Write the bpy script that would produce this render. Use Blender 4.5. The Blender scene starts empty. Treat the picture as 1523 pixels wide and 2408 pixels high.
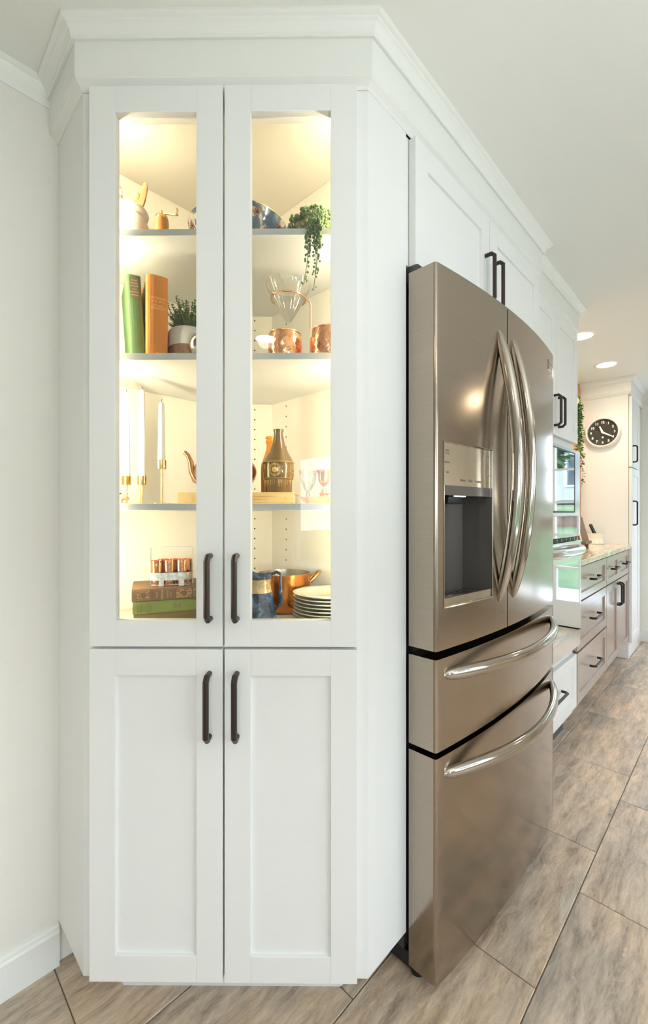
import bpy, math, random
from mathutils import Matrix, Vector
R = math.radians
SC = bpy.context.scene
COL = SC.collection

# ---------------------------------------------------------------- camera, world, light, exposure
CAMH = 1.163
cam_d = bpy.data.cameras.new('camera'); cam = bpy.data.objects.new('camera', cam_d); COL.objects.link(cam)
cam_d.sensor_fit = 'VERTICAL'; cam_d.sensor_height = 36.0
cam_d.lens = 36.0 * 1018 / 2408
cam_d.shift_y = 3.0 / 2408
cam_d.clip_start = .02
cam.location = (0, 0, CAMH)
cam.rotation_euler = (R(90), 0, math.atan2(.6990, .7153) - R(90))
SC.camera = cam
SC.view_settings.view_transform = 'Standard'; SC.view_settings.look = 'None'
SC.view_settings.gamma = 1.0; SC.view_settings.use_curve_mapping = False
SC.view_settings.exposure = 0.32
try:
    SC.cycles.use_denoising = True
    SC.cycles.max_bounces = 10; SC.cycles.diffuse_bounces = 6; SC.cycles.glossy_bounces = 5
    SC.cycles.transparent_max_bounces = 12; SC.cycles.transmission_bounces = 8
    SC.cycles.caustics_refractive = False; SC.cycles.caustics_reflective = False
    SC.cycles.sample_clamp_indirect = 6.0
except Exception: pass
W = bpy.data.worlds.new('world'); SC.world = W; W.use_nodes = True
wn = W.node_tree.nodes; wl = W.node_tree.links
bg = wn['Background']
wtc = wn.new('ShaderNodeTexCoord'); wsep = wn.new('ShaderNodeSeparateXYZ'); wr = wn.new('ShaderNodeValToRGB')
wl.new(wtc.outputs['Generated'], wsep.inputs[0]); wl.new(wsep.outputs['Z'], wr.inputs[0]); wl.new(wr.outputs[0], bg.inputs[0])
wr.color_ramp.elements[0].position = 0.0; wr.color_ramp.elements[0].color = (.86, .94, 1, 1)
wr.color_ramp.elements[1].position = 0.7; wr.color_ramp.elements[1].color = (.64, .79, 1, 1)
WORLD = 6.0
bg.inputs[1].default_value = WORLD
CAN = 26.0       # glow of the recessed ceiling lamps
LED = 106.0       # glow of the strips in the display cabinet
WARM = (1.0, .80, .56); LEDC = (1.0, .86, .60)

def portal(loc, rot, sx, sy):
    l = bpy.data.lights.new('daylight_portal', 'AREA'); l.shape = 'RECTANGLE'; l.size = sx; l.size_y = sy
    l.cycles.is_portal = True
    o = bpy.data.objects.new('daylight_portal', l); COL.objects.link(o); o.location = loc; o.rotation_euler = rot
# windows: end wall (x about 4.9) and the wall behind the photographer (y = -2.3), side (x=-2.7)
portal((4.90, -.27, 1.1), (0, R(90), 0), 1.75, 1.65)
portal((-2.11, -2.27, 1.21), (R(90), 0, 0), 1.9, 1.39)
portal((1.1, -2.27, 1.25), (R(90), 0, 0), 3.0, 1.7)

# fill lamp added behind the camera to brighten the ceiling and upper cabinets
bl = bpy.data.lights.new('ceiling_fill', 'AREA'); bl.shape = 'DISK'; bl.size = .5; bl.energy = 17.5; bl.color = (.94, .985, 1)
bo = bpy.data.objects.new('ceiling_fill', bl); COL.objects.link(bo); bo.location = (.35, -1.05, 1.25); bo.rotation_euler = (R(176), R(10), 0)
def lamp(loc, energy, color, size, rot=(0, 0, 0)):
    l = bpy.data.lights.new('can_lamp', 'SPOT'); l.energy = energy; l.color = color
    l.spot_size = R(150); l.spot_blend = .8; l.shadow_soft_size = size
    o = bpy.data.objects.new('can_lamp', l); COL.objects.link(o); o.location = loc; o.rotation_euler = rot

# ---------------------------------------------------------------- materials
def mat(name, col, rough=.5, metal=0., spec=.5, emit=None, es=0., bump=0., bscale=200., coat=0.):
    m = bpy.data.materials.new(name); m.use_nodes = True
    n = m.node_tree.nodes; l = m.node_tree.links; p = n['Principled BSDF']
    p.inputs['Base Color'].default_value = (*col, 1); p.inputs['Roughness'].default_value = rough
    p.inputs['Metallic'].default_value = metal; p.inputs['Specular IOR Level'].default_value = spec
    if coat: p.inputs['Coat Weight'].default_value = coat; p.inputs['Coat Roughness'].default_value = .05
    if emit: p.inputs['Emission Color'].default_value = (*emit, 1); p.inputs['Emission Strength'].default_value = es
    if bump:
        t = n.new('ShaderNodeTexNoise'); t.inputs['Scale'].default_value = bscale; t.inputs['Detail'].default_value = 3
        g = n.new('ShaderNodeNewGeometry'); l.new(g.outputs['Position'], t.inputs['Vector'])
        b = n.new('ShaderNodeBump'); b.inputs['Strength'].default_value = bump; b.inputs['Distance'].default_value = .002
        l.new(t.outputs[0], b.inputs['Height']); l.new(b.outputs[0], p.inputs['Normal'])
    return m

def noisy(name, cols, scale=(1, 1, 1), nscale=6., rough=.5, metal=0., spec=.5, obj_rand=False, detail=6., bump=0., dist=0., coords='pos', coat=0., nr=.6):
    """colour ramp over stretched noise in world (or object) space"""
    m = mat(name, cols[0][1], rough, metal, spec, coat=coat)
    n = m.node_tree.nodes; l = m.node_tree.links; p = n['Principled BSDF']
    if coords == 'pos': g = n.new('ShaderNodeNewGeometry'); src = g.outputs['Position']
    else: g = n.new('ShaderNodeTexCoord'); src = g.outputs['Object']
    mp = n.new('ShaderNodeMapping'); mp.inputs['Scale'].default_value = scale; l.new(src, mp.inputs['Vector'])
    vec = mp.outputs[0]
    if obj_rand:
        oi = n.new('ShaderNodeObjectInfo'); mu = n.new('ShaderNodeMath'); mu.operation = 'MULTIPLY'; mu.inputs[1].default_value = 40
        l.new(oi.outputs['Random'], mu.inputs[0]); ad = n.new('ShaderNodeVectorMath'); ad.operation = 'ADD'
        l.new(vec, ad.inputs[0]); l.new(mu.outputs[0], ad.inputs[1]); vec = ad.outputs[0]
    t = n.new('ShaderNodeTexNoise'); t.inputs['Scale'].default_value = nscale; t.inputs['Detail'].default_value = detail
    t.inputs['Distortion'].default_value = dist; t.inputs['Roughness'].default_value = nr
    l.new(vec, t.inputs['Vector'])
    r = n.new('ShaderNodeValToRGB'); l.new(t.outputs[0], r.inputs[0])
    while len(r.color_ramp.elements) < len(cols): r.color_ramp.elements.new(.5)
    for e, (q, c) in zip(r.color_ramp.elements, cols): e.position = q; e.color = (*c, 1)
    l.new(r.outputs[0], p.inputs['Base Color'])
    if bump:
        b = n.new('ShaderNodeBump'); b.inputs['Strength'].default_value = bump; b.inputs['Distance'].default_value = .003
        l.new(t.outputs[0], b.inputs['Height']); l.new(b.outputs[0], p.inputs['Normal'])
    return m

def thin_glass(name, ior=1.5, tint=(1, 1, 1), rough=0.0, boost=1.0):
    m = bpy.data.materials.new(name); m.use_nodes = True; n = m.node_tree.nodes; l = m.node_tree.links
    for x in list(n): n.remove(x)
    o = n.new('ShaderNodeOutputMaterial'); mx = n.new('ShaderNodeMixShader'); tr = n.new('ShaderNodeBsdfTransparent'); gl = n.new('ShaderNodeBsdfGlossy')
    tr.inputs[0].default_value = (*tint, 1); gl.inputs['Roughness'].default_value = rough
    f = n.new('ShaderNodeFresnel'); f.inputs[0].default_value = ior
    mu = n.new('ShaderNodeMath'); mu.operation = 'MULTIPLY'; mu.inputs[1].default_value = boost; mu.use_clamp = True
    l.new(f.outputs[0], mu.inputs[0]); l.new(mu.outputs[0], mx.inputs[0])
    l.new(tr.outputs[0], mx.inputs[1]); l.new(gl.outputs[0], mx.inputs[2]); l.new(mx.outputs[0], o.inputs[0])
    return m

M = {}
M['cab'] = mat('cabinet_white', (.82, .825, .815), .38, spec=.4, bump=.03, bscale=500)
M['cabin'] = mat('cabinet_inside', (.84, .80, .71), .5)
M['trim'] = mat('trim_white', (.81, .82, .79), .4)
M['ceil'] = mat('ceiling_paint', (.80, .81, .77), .9, bump=.12, bscale=160)
M['wall'] = mat('wall_paint', (.80, .78, .73), .85, bump=.08, bscale=220)
M['wallw'] = mat('wall_plain', (.78, .75, .68), .85)
M['grout'] = mat('grout', (.21, .165, .12), .9)
def travertine():
    m = mat('travertine_tile', (.45, .37, .28), .3); n = m.node_tree.nodes; l = m.node_tree.links; p = n['Principled BSDF']
    g = n.new('ShaderNodeNewGeometry'); oi = n.new('ShaderNodeObjectInfo'); mu = n.new('ShaderNodeMath'); mu.operation = 'MULTIPLY'; mu.inputs[1].default_value = 40
    l.new(oi.outputs['Random'], mu.inputs[0])
    def layer(scale, ns, det, rough, dist, cols):
        mp = n.new('ShaderNodeMapping'); mp.inputs['Scale'].default_value = scale; l.new(g.outputs['Position'], mp.inputs['Vector'])
        ad = n.new('ShaderNodeVectorMath'); ad.operation = 'ADD'; l.new(mp.outputs[0], ad.inputs[0]); l.new(mu.outputs[0], ad.inputs[1])
        t = n.new('ShaderNodeTexNoise'); t.inputs['Scale'].default_value = ns; t.inputs['Detail'].default_value = det; t.inputs['Roughness'].default_value = rough; t.inputs['Distortion'].default_value = dist
        l.new(ad.outputs[0], t.inputs['Vector']); r = n.new('ShaderNodeValToRGB'); l.new(t.outputs[0], r.inputs[0])
        while len(r.color_ramp.elements) < len(cols): r.color_ramp.elements.new(.5)
        for e, (q, c) in zip(r.color_ramp.elements, cols): e.position = q; e.color = (*c, 1)
        return t, r
    _, base = layer((1.0, 2.6, 1), 1.7, 4, .55, .3, [(.30, (.36, .32, .27)), (.44, (.50, .42, .335)), (.56, (.60, .47, .345)), (.70, (.56, .50, .42))])
    tb, vein = layer((1.6, 7.5, 1), 4.2, 15, .78, .35, [(.32, (.42, .37, .33)), (.45, (.84, .80, .76)), (.52, (1.06, 1.03, .99)), (.62, (1.34, 1.31, 1.26))])
    ts, spk = layer((1, 1.5, 1), 34, 6, .6, .6, [(.50, (0, 0, 0)), (.66, (0, 0, 0)), (.72, (.35, .35, .34)), (.80, (.5, .5, .48))])
    mx = n.new('ShaderNodeMix'); mx.data_type = 'RGBA'; mx.blend_type = 'MULTIPLY'; mx.inputs[0].default_value = 1
    l.new(base.outputs[0], mx.inputs[6]); l.new(vein.outputs[0], mx.inputs[7])
    m2 = n.new('ShaderNodeMix'); m2.data_type = 'RGBA'; m2.blend_type = 'ADD'; m2.inputs[0].default_value = .6
    l.new(mx.outputs[2], m2.inputs[6]); l.new(spk.outputs[0], m2.inputs[7]); l.new(m2.outputs[2], p.inputs['Base Color'])
    b_ = n.new('ShaderNodeBump'); b_.inputs['Strength'].default_value = .55; b_.inputs['Distance'].default_value = .003
    ad2 = n.new('ShaderNodeMath'); ad2.operation = 'ADD'; l.new(tb.outputs[0], ad2.inputs[0]); l.new(ts.outputs[0], ad2.inputs[1])
    l.new(ad2.outputs[0], b_.inputs['Height']); l.new(b_.outputs[0], p.inputs['Normal'])
    return m
M['tile'] = travertine()
M['steel'] = noisy('brushed_bronze_steel', [(.3, (.385, .325, .268)), (.7, (.43, .362, .298))], scale=(2, 2, 300), nscale=3, rough=.175, metal=1, bump=.004, detail=3)
M['steelside'] = mat('fridge_side_steel', (.40, .365, .325), .34, .85)
M['handle_steel'] = mat('polished_handle_steel', (.50, .45, .385), .1, 1)
M['black'] = mat('black_gasket', (.012, .012, .013), .5)
M['dark'] = mat('dark_plastic', (.055, .052, .05), .35)
M['cavity'] = mat('dispenser_lining', (.15, .135, .125), .18, .3)
M['dispmirror'] = mat('dispenser_fascia', (.72, .65, .54), .12, .9)
M['bronze'] = mat('oil_rubbed_bronze', (.06, .045, .038), .34, .75)
M['bronzetip'] = mat('rubbed_bronze_tip', (.30, .20, .155), .35, .7)
M['mirror'] = mat('reflective_oven_glass', (.80, .82, .82), .03, 1)
M['ovensteel'] = mat('oven_steel', (.80, .80, .78), .16, 1)
M['gray'] = mat('taupe_gray_cabinet', (.43, .345, .295), .24, spec=.6)
M['graydk'] = mat('dark_joint', (.05, .035, .03), .6)
M['counter'] = noisy('streaked_beige_granite', [(.30, (.45, .30, .17)), (.45, (.72, .56, .38)), (.58, (.84, .74, .58)), (.75, (.80, .78, .74))], scale=(1.6, 7, 3), nscale=3.2, rough=.09, detail=8, dist=1.2, spec=.6)
M['wood'] = noisy('orange_wood', [(.3, (.50, .20, .06)), (.7, (.75, .36, .13))], scale=(6, 6, .6), nscale=5, rough=.4)
M['ltwood'] = noisy('pale_wood', [(.3, (.46, .16, .025)), (.7, (.72, .29, .06))], scale=(4, 4, .8), nscale=8, rough=.35)
M['spoonwood'] = mat('spoon_wood', (.36, .13, .03), .5)
M['dkwood'] = noisy('dark_wood', [(.3, (.12, .06, .035)), (.7, (.25, .14, .08))], scale=(1, 8, 8), nscale=4, rough=.4)
M['glass'] = thin_glass('clear_pane', 1.5, (.97, .99, .97), boost=1.6)
M['winglass'] = thin_glass('window_pane', 1.45, (.98, 1, .99))
M['winwhite'] = mat('window_frame_white', (.80, .81, .80), .4)
M['led'] = mat('led_tape', (1, 1, 1), .5, emit=LEDC, es=LED)
M['can'] = mat('lamp_glow', (1, 1, 1), .5, emit=WARM, es=CAN)
M['canrim'] = mat('lamp_rim', (.85, .84, .80), .5)
M['copper'] = mat('hammered_copper', (.86, .44, .24), .16, 1, bump=.5, bscale=70)
M['copperpot'] = mat('copper_pot', (.66, .24, .06), .2, 1, bump=.25, bscale=90)
M['teapot'] = mat('dark_copper', (.45, .22, .10), .2, 1)
M['tin'] = mat('tin_lining', (.75, .72, .66), .25, 1)
M['brass'] = mat('brass', (.80, .58, .24), .22, 1)
M['zinc'] = noisy('mottled_zinc', [(.35, (.38, .38, .36)), (.6, (.66, .66, .62))], nscale=90, rough=.4, metal=.7, coords='obj')
M['wax'] = mat('white_wax', (.92, .90, .86), .45)
M['ceram'] = noisy('cream_stoneware', [(.35, (.66, .56, .42)), (.65, (.86, .82, .74))], nscale=14, rough=.3, coords='obj')
M['plate'] = mat('ivory_china', (.74, .77, .68), .15)
M['plategold'] = mat('china_decoration', (.62, .38, .16), .3)
M['bowl'] = noisy('blue_floral_glaze', [(.34, (.025, .045, .09)), (.47, (.06, .095, .16)), (.55, (.11, .15, .21)), (.58, (.46, .45, .36)), (.66, (.55, .53, .45))], nscale=20, rough=.14, detail=2, dist=1.5, coords='obj')
M['bowlin'] = mat('white_glaze', (.82, .81, .76), .15)
M['flower'] = mat('orange_flower_glaze', (.50, .13, .05), .2)
M['pearl'] = noisy('bead_leaf_green', [(.3, (.035, .085, .018)), (.7, (.14, .24, .055))], nscale=40, rough=.4, coords='obj')
M['leafdk'] = noisy('dark_leaf', [(.3, (.03, .07, .015)), (.7, (.16, .27, .05))], nscale=30, rough=.5, coords='obj')
M['ivy'] = noisy('ivy_green', [(.3, (.03, .08, .015)), (.7, (.12, .24, .04))], nscale=20, rough=.5, coords='obj')
M['greenbk'] = mat('green_cloth', (.045, .105, .028), .7, bump=.3, bscale=900)
M['orangebk'] = mat('orange_cloth', (.66, .23, .03), .7, bump=.3, bscale=900)
M['brownbk'] = mat('brown_cloth', (.17, .09, .035), .6, bump=.3, bscale=900)
M['brownorn'] = noisy('gilt_ornament', [(.45, (.17, .09, .035)), (.55, (.46, .30, .12))], nscale=260, rough=.5, coords='obj')
M['olivebk'] = mat('light_green_cloth', (.20, .25, .05), .7, bump=.3, bscale=900)
M['greybk'] = mat('olive_brown_cloth', (.20, .15, .07), .7)
M['creambk'] = mat('cream_paper_cover', (.80, .60, .28), .6)
M['pages'] = mat('page_edges', (.78, .70, .52), .8)
M['label'] = mat('dark_spine_label', (.09, .075, .05), .6)
M['gilt'] = mat('gilt_lettering', (.66, .50, .22), .5)
M['giltor'] = mat('pale_orange_lettering', (.98, .62, .25), .6)
M['ink'] = mat('black_lettering', (.03, .035, .02), .6)
M['faint'] = mat('faint_orange_lettering', (.85, .50, .18), .6)
M['gray_ink'] = mat('gray_lettering', (.22, .20, .17), .5)
M['amber'] = mat('amber_glass', (.95, .33, .015), .06, spec=.6); M['amber'].node_tree.nodes['Principled BSDF'].inputs['Transmission Weight'].default_value = .15
M['smoke'] = mat('olive_brown_glass', (.17, .105, .035), .1, .2, spec=.9); M['smoke'].node_tree.nodes['Principled BSDF'].inputs['Transmission Weight'].default_value = .25
M['emboss'] = mat('golden_emboss', (.62, .42, .15), .2, .5)
M['crystal'] = thin_glass('crystal', 1.5, (.96, .95, .88), boost=2.6)
M['gball'] = noisy('mercury_glass', [(.4, (.34, .36, .30)), (.6, (.80, .82, .74))], nscale=50, rough=.12, metal=.9, coords='obj')
M['potwhite'] = mat('matte_white_pot', (.66, .64, .62), .6)
M['potwood'] = noisy('banded_wood_pot', [(.4, (.13, .06, .03)), (.6, (.24, .12, .06))], nscale=30, rough=.35, coords='obj')
M['bluepit'] = noisy('blue_glaze', [(.40, (.012, .022, .05)), (.54, (.035, .065, .13)), (.66, (.12, .22, .38))], nscale=35, rough=.1, coords='obj', dist=1)
M['sandpit'] = noisy('sand_glaze', [(.42, (.30, .21, .10)), (.6, (.62, .50, .30))], nscale=40, rough=.15, coords='obj')
M['pig'] = mat('pale_gold_metal', (.72, .50, .33), .3, .6)
M['clockface'] = mat('charcoal_clock_face', (.075, .07, .06), .7)
M['clockwhite'] = mat('white_clock_rim', (.88, .86, .80), .35)
M['num'] = mat('white_numerals', (.90, .88, .82), .6)
M['pestle'] = mat('black_pestle', (.035, .028, .025), .35)
M['mortar'] = mat('ivory_marble', (.84, .80, .70), .2)
M['page'] = mat('page_paper', (.85, .76, .66), .7)
M['lawn'] = noisy('lawn', [(.35, (.065, .10, .042)), (.65, (.12, .165, .075))], nscale=1.5, rough=.9)
M['siding'] = mat('white_siding', (.34, .36, .37), .7)
M['roof'] = mat('gray_shingle', (.07, .075, .08), .8)
M['darkwin'] = mat('dark_window', (.06, .08, .10), .1)
M['brick'] = noisy('garden_brick', [(.4, (.10, .05, .035)), (.6, (.17, .09, .07))], nscale=3, rough=.9)
M['bark'] = mat('bark', (.12, .08, .05), .9)
M['foliage'] = noisy('tree_leaves', [(.35, (.015, .05, .012)), (.65, (.06, .15, .04))], nscale=6, rough=.8)
M['pathm'] = mat('paving', (.66, .64, .62), .9)
M['soil'] = mat('soil', (.06, .04, .025), .9)

# ---------------------------------------------------------------- mesh helpers
def T(x=0, y=0, z=0, rz=0, rx=0, ry=0):
    return Matrix.Translation((x, y, z)) @ Matrix.Rotation(rz, 4, 'Z') @ Matrix.Rotation(ry, 4, 'Y') @ Matrix.Rotation(rx, 4, 'X')

class MB:
    def __init__(s): s.v = []; s.f = []; s.sm = []
    def add(s, vs, fs, m=None, smooth=False):
        o = len(s.v)
        for p in vs: s.v.append(tuple(m @ Vector(p)) if m is not None else tuple(p))
        for q in fs: s.f.append([i + o for i in q]); s.sm.append(smooth)
        return s
    def box(s, x0, x1, y0, y1, z0, z1, m=None):
        if x0 > x1: x0, x1 = x1, x0
        if y0 > y1: y0, y1 = y1, y0
        if z0 > z1: z0, z1 = z1, z0
        return s.add([(x0, y0, z0), (x1, y0, z0), (x1, y1, z0), (x0, y1, z0), (x0, y0, z1), (x1, y0, z1), (x1, y1, z1), (x0, y1, z1)],
                     [(0, 3, 2, 1), (4, 5, 6, 7), (0, 1, 5, 4), (1, 2, 6, 5), (2, 3, 7, 6), (3, 0, 4, 7)], m)
    def prism(s, poly, z0, z1, m=None):
        a = sum(poly[i][0] * poly[(i + 1) % len(poly)][1] - poly[(i + 1) % len(poly)][0] * poly[i][1] for i in range(len(poly)))
        if a < 0: poly = poly[::-1]
        n = len(poly); vs = [(x, y, z0) for x, y in poly] + [(x, y, z1) for x, y in poly]
        return s.add(vs, [list(range(n))[::-1], list(range(n, 2 * n))] + [(i, (i + 1) % n, n + (i + 1) % n, n + i) for i in range(n)], m)
    def lathe(s, prof, m=None, seg=32, smooth=True, sx=1., sy=1., cap=True):
        vs = []; fs = []; k = len(prof)
        for i in range(seg):
            a = 2 * math.pi * i / seg
            for r, z in prof: vs.append((r * math.cos(a) * sx, r * math.sin(a) * sy, z))
        for i in range(seg):
            j = (i + 1) % seg
            for q in range(k - 1): fs.append((i * k + q, j * k + q, j * k + q + 1, i * k + q + 1))
        if cap:
            if prof[0][0] > 1e-6: fs.append([i * k for i in range(seg)][::-1])
            if prof[-1][0] > 1e-6: fs.append([i * k + k - 1 for i in range(seg)])
        return s.add(vs, fs, m, smooth)
    def sphere(s, c, r, seg=12, rings=8, sc=(1, 1, 1), m=None):
        prof = [(max(1e-4, r * math.sin(math.pi * i / rings)), -r * math.cos(math.pi * i / rings)) for i in range(rings + 1)]
        mm = Matrix.Translation(c) @ Matrix.Diagonal((*sc, 1))
        return s.lathe(prof, (m @ mm) if m is not None else mm, seg, cap=False)
    def tube(s, pts, r, seg=8, m=None, smooth=True, flat=None, cap=True, phase=0.):
        pts = [Vector(p) for p in pts]; n = len(pts)
        rs = r if isinstance(r, (list, tuple)) else [r] * n
        tg = []
        for i in range(n):
            a = (pts[i] - pts[i - 1]).normalized() if i else None
            b = (pts[i + 1] - pts[i]).normalized() if i < n - 1 else None
            t = (a + b) if (a and b) else (a or b)
            tg.append(t.normalized() if t.length > 1e-9 else a)
        up = Vector((0, 0, 1)) if abs(tg[0].z) < .9 else Vector((1, 0, 0))
        nx = tg[0].cross(up).normalized(); vs = []; fs = []
        for i in range(n):
            nx = (nx - tg[i] * nx.dot(tg[i])).normalized(); ny = tg[i].cross(nx)
            k = 1.
            if 0 < i < n - 1:
                c = (pts[i] - pts[i - 1]).normalized().dot(tg[i]); k = 1 / max(c, .5)
            for q in range(seg):
                a = 2 * math.pi * q / seg + phase
                fx, fy = (flat if flat else (1, 1))
                vs.append(pts[i] + nx * (rs[i] * math.cos(a) * fx * (k if flat is None else 1)) + ny * (rs[i] * math.sin(a) * fy))
        for i in range(n - 1):
            for q in range(seg):
                w = (q + 1) % seg
                fs.append((i * seg + q, (i + 1) * seg + q, (i + 1) * seg + w, i * seg + w))
        if cap: fs.append(list(range(seg))); fs.append([(n - 1) * seg + q for q in range(seg)][::-1])
        return s.add([tuple(p) for p in vs], fs, m, smooth)
    def sweep(s, path, prof, m=None):
        """horizontal path (x, y), outward on its right side; prof = (out, z)"""
        P = [Vector(p) for p in path]; n = len(P); rows = []
        for i in range(n):
            d0 = (P[i] - P[i - 1]).normalized() if i else None
            d1 = (P[i + 1] - P[i]).normalized() if i < n - 1 else None
            n0 = Vector((d0.y, -d0.x)) if d0 else None; n1 = Vector((d1.y, -d1.x)) if d1 else None
            mt = (n0 + n1) / (1 + n0.dot(n1)) if (n0 and n1) else (n0 or n1)
            rows.append([(P[i].x + mt.x * o, P[i].y + mt.y * o, z) for o, z in prof])
        k = len(prof); vs = [p for r in rows for p in r]; fs = []
        for i in range(n - 1):
            for q in range(k):
                w = (q + 1) % k; fs.append((i * k + q, i * k + w, (i + 1) * k + w, (i + 1) * k + q))
        fs.append(list(range(k))[::-1]); fs.append([(n - 1) * k + q for q in range(k)])
        return s.add(vs, fs, m)

MAT4 = {}
def mw(o): return MAT4.get(o.name, Matrix.Identity(4))
def thing(name, label, cat, m=None, group=None, kind=None):
    o = bpy.data.objects.new(name, None); COL.objects.link(o); o.empty_display_size = .05
    m = m or Matrix.Identity(4)
    o.location = m.to_translation(); o.rotation_euler = m.to_euler(); MAT4[o.name] = m
    o['label'] = label; o['category'] = cat
    if group: o['group'] = group
    return o
def obj(name, mb, material, parent=None, world=False, bevel=0., fix=True, label=None, kind=None, smooth=None):
    """parent-local coordinates unless world=True"""
    me = bpy.data.meshes.new(name)
    vs = mb.v
    if world and parent is not None:
        inv = mw(parent).inverted(); vs = [tuple(inv @ Vector(p)) for p in vs]
    me.from_pydata(vs, [], mb.f); me.update()
    for p, sm in zip(me.polygons, mb.sm): p.use_smooth = sm if smooth is None else smooth
    if any(mb.sm):
        try: me.set_sharp_from_angle(angle=R(50))
        except Exception: pass
    if isinstance(material, str): material = M[material]
    me.materials.append(material)
    o = bpy.data.objects.new(name, me); COL.objects.link(o)
    if parent is not None: o.parent = parent; MAT4[o.name] = mw(parent)
    if bevel:
        b = o.modifiers.new('bevel', 'BEVEL'); b.width = bevel; b.segments = 2; b.limit_method = 'ANGLE'; b.angle_limit = R(40)
    if label: o['label'] = label
    if kind: o['kind'] = kind
    return o
def tag(o, label, cat, group=None, kind=None):
    o['label'] = label; o['category'] = cat
    if group: o['group'] = group
    if kind: o['kind'] = kind
    return o
def struct(name, mb, material, label=None, bevel=0.):
    o = obj(name, mb, material, bevel=bevel); o['kind'] = 'structure'
    if label: o['label'] = label
    return o
TXT = {}
def text(s, size, m, material, parent, name='lettering', align='CENTER', ext=.0003, sx=1., space=1., bold=0.):
    c = bpy.data.curves.new(name, 'FONT'); c.body = s; c.size = size; c.align_x = align; c.align_y = 'CENTER'; c.extrude = ext
    c.resolution_u = 2; c.space_line = space; c.offset = bold
    t = bpy.data.objects.new(name, c); COL.objects.link(t)
    me = bpy.data.meshes.new_from_object(t.evaluated_get(bpy.context.evaluated_depsgraph_get()))
    bpy.data.objects.remove(t); bpy.data.curves.remove(c)
    me.name = name; me.materials.clear(); me.materials.append(M[material])
    o = bpy.data.objects.new(name, me); COL.objects.link(o)
    o.parent = parent; o.matrix_local = m @ Matrix.Diagonal((sx, 1, 1, 1))
    return o
FRONT = Matrix.Rotation(R(90), 4, 'X')     # text facing local -Y, upright
def dup(root, m, label=None, group=None):
    r = root.copy(); COL.objects.link(r); r.location = m.to_translation(); r.rotation_euler = m.to_euler(); MAT4[r.name] = m
    if label: r['label'] = label
    if group: r['group'] = group
    for ch in list(root.children):
        c = ch.copy(); COL.objects.link(c); c.parent = r
        for g in list(ch.children):
            d = g.copy(); COL.objects.link(d); d.parent = c
    return r

# ---------------------------------------------------------------- plan (x along the fridge run, y towards its wall)
CEIL = 2.25; WALLY = 1.278
P2 = (.3215, 1.0776); P3 = (.7676, .6126)
ROTC = math.atan2(P3[1] - P2[1], P3[0] - P2[0]); FACE = math.hypot(P3[0] - P2[0], P3[1] - P2[1])
MC = T(P2[0], P2[1], 0, ROTC)               # display cabinet: x along its face, y into it
MF = T(2.575, .633, 0, R(1.2))              # far end of the run: x along, y towards the wall
def far(s, t): p = MF @ Vector((s, t, 0)); return (p.x, p.y)
ENDS = 2.28

# ---------------------------------------------------------------- structure
fl = struct('floor', MB().box(-3.7, 5.1, -2.35, 1.4, -.06, -.0035), 'grout', 'grey brown stone tile floor with dark grout joints')
tile_me = {}
def tile(x0, x1, y0, y1):
    w = round(x1 - x0, 3); d = round(y1 - y0, 3); key = (w, d)
    if key not in tile_me:
        b = .0014; g = .0013
        mb = MB(); X0, X1, Y0, Y1 = g, w - g, g, d - g
        mb.add([(X0, Y0, -.005), (X1, Y0, -.005), (X1, Y1, -.005), (X0, Y1, -.005), (X0, Y0, -b), (X1, Y0, -b), (X1, Y1, -b), (X0, Y1, -b),
                (X0 + b, Y0 + b, 0), (X1 - b, Y0 + b, 0), (X1 - b, Y1 - b, 0), (X0 + b, Y1 - b, 0)],
               [(0, 1, 5, 4), (1, 2, 6, 5), (2, 3, 7, 6), (3, 0, 4, 7), (4, 5, 9, 8), (5, 6, 10, 9), (6, 7, 11, 10), (7, 4, 8, 11), (8, 9, 10, 11)])
        me = bpy.data.meshes.new('tile'); me.from_pydata(mb.v, [], mb.f); me.materials.append(M['tile']); tile_me[key] = me
    o = bpy.data.objects.new('tile', tile_me[key]); COL.objects.link(o); o.parent = fl; o.location = (x0, y0, 0)
rows = [(.675, 1.98), (.370, 1.12), (.065, 1.50), (-.24, 1.30), (-.545, 1.12), (-.85, 1.50), (-1.155, 1.3), (-1.46, 1.12), (-1.765, 1.5), (-2.07, 1.3)]
for y0, off in rows + [(.98, 1.5)]:
    x = off - .595 * 9
    while x < 5.0:
        a, b = max(x, -3.6), min(x + .595, 5.0)
        if b - a > .02: tile(a, b, y0, min(y0 + .305, 1.28))
        x += .595

struct('ceiling', MB().box(-3.7, 5.1, -2.4, 1.4, CEIL, CEIL + .08), 'ceil', 'smooth pale grey green ceiling')
struct('wall_left', MB().box(-3.7, 5.1, WALLY, WALLY + .1, -.05, CEIL), 'wall', 'warm off-white wall left of the display cabinet')
# end wall with glazed opening; wall plane at far-frame x = ENDS
def endbox(t0, t1, z0, z1): return MB().box(ENDS, ENDS + .1, t0, t1, z0, z1, MF)
WT0, WT1, WZ0, WZ1 = -1.75, -.13, .0, 2.045
mb = MB()
mb.box(ENDS, ENDS + .1, WT1, .75, -.05, CEIL, MF); mb.box(ENDS, ENDS + .1, -3.1, WT0, -.05, CEIL, MF)
mb.box(ENDS, ENDS + .1, WT0, WT1, -.05, WZ0, MF); mb.box(ENDS, ENDS + .1, WT0, WT1, WZ1, CEIL, MF)
struct('wall_end', mb, 'wall', 'cream end wall beyond the tall pantry cabinet')
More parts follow.
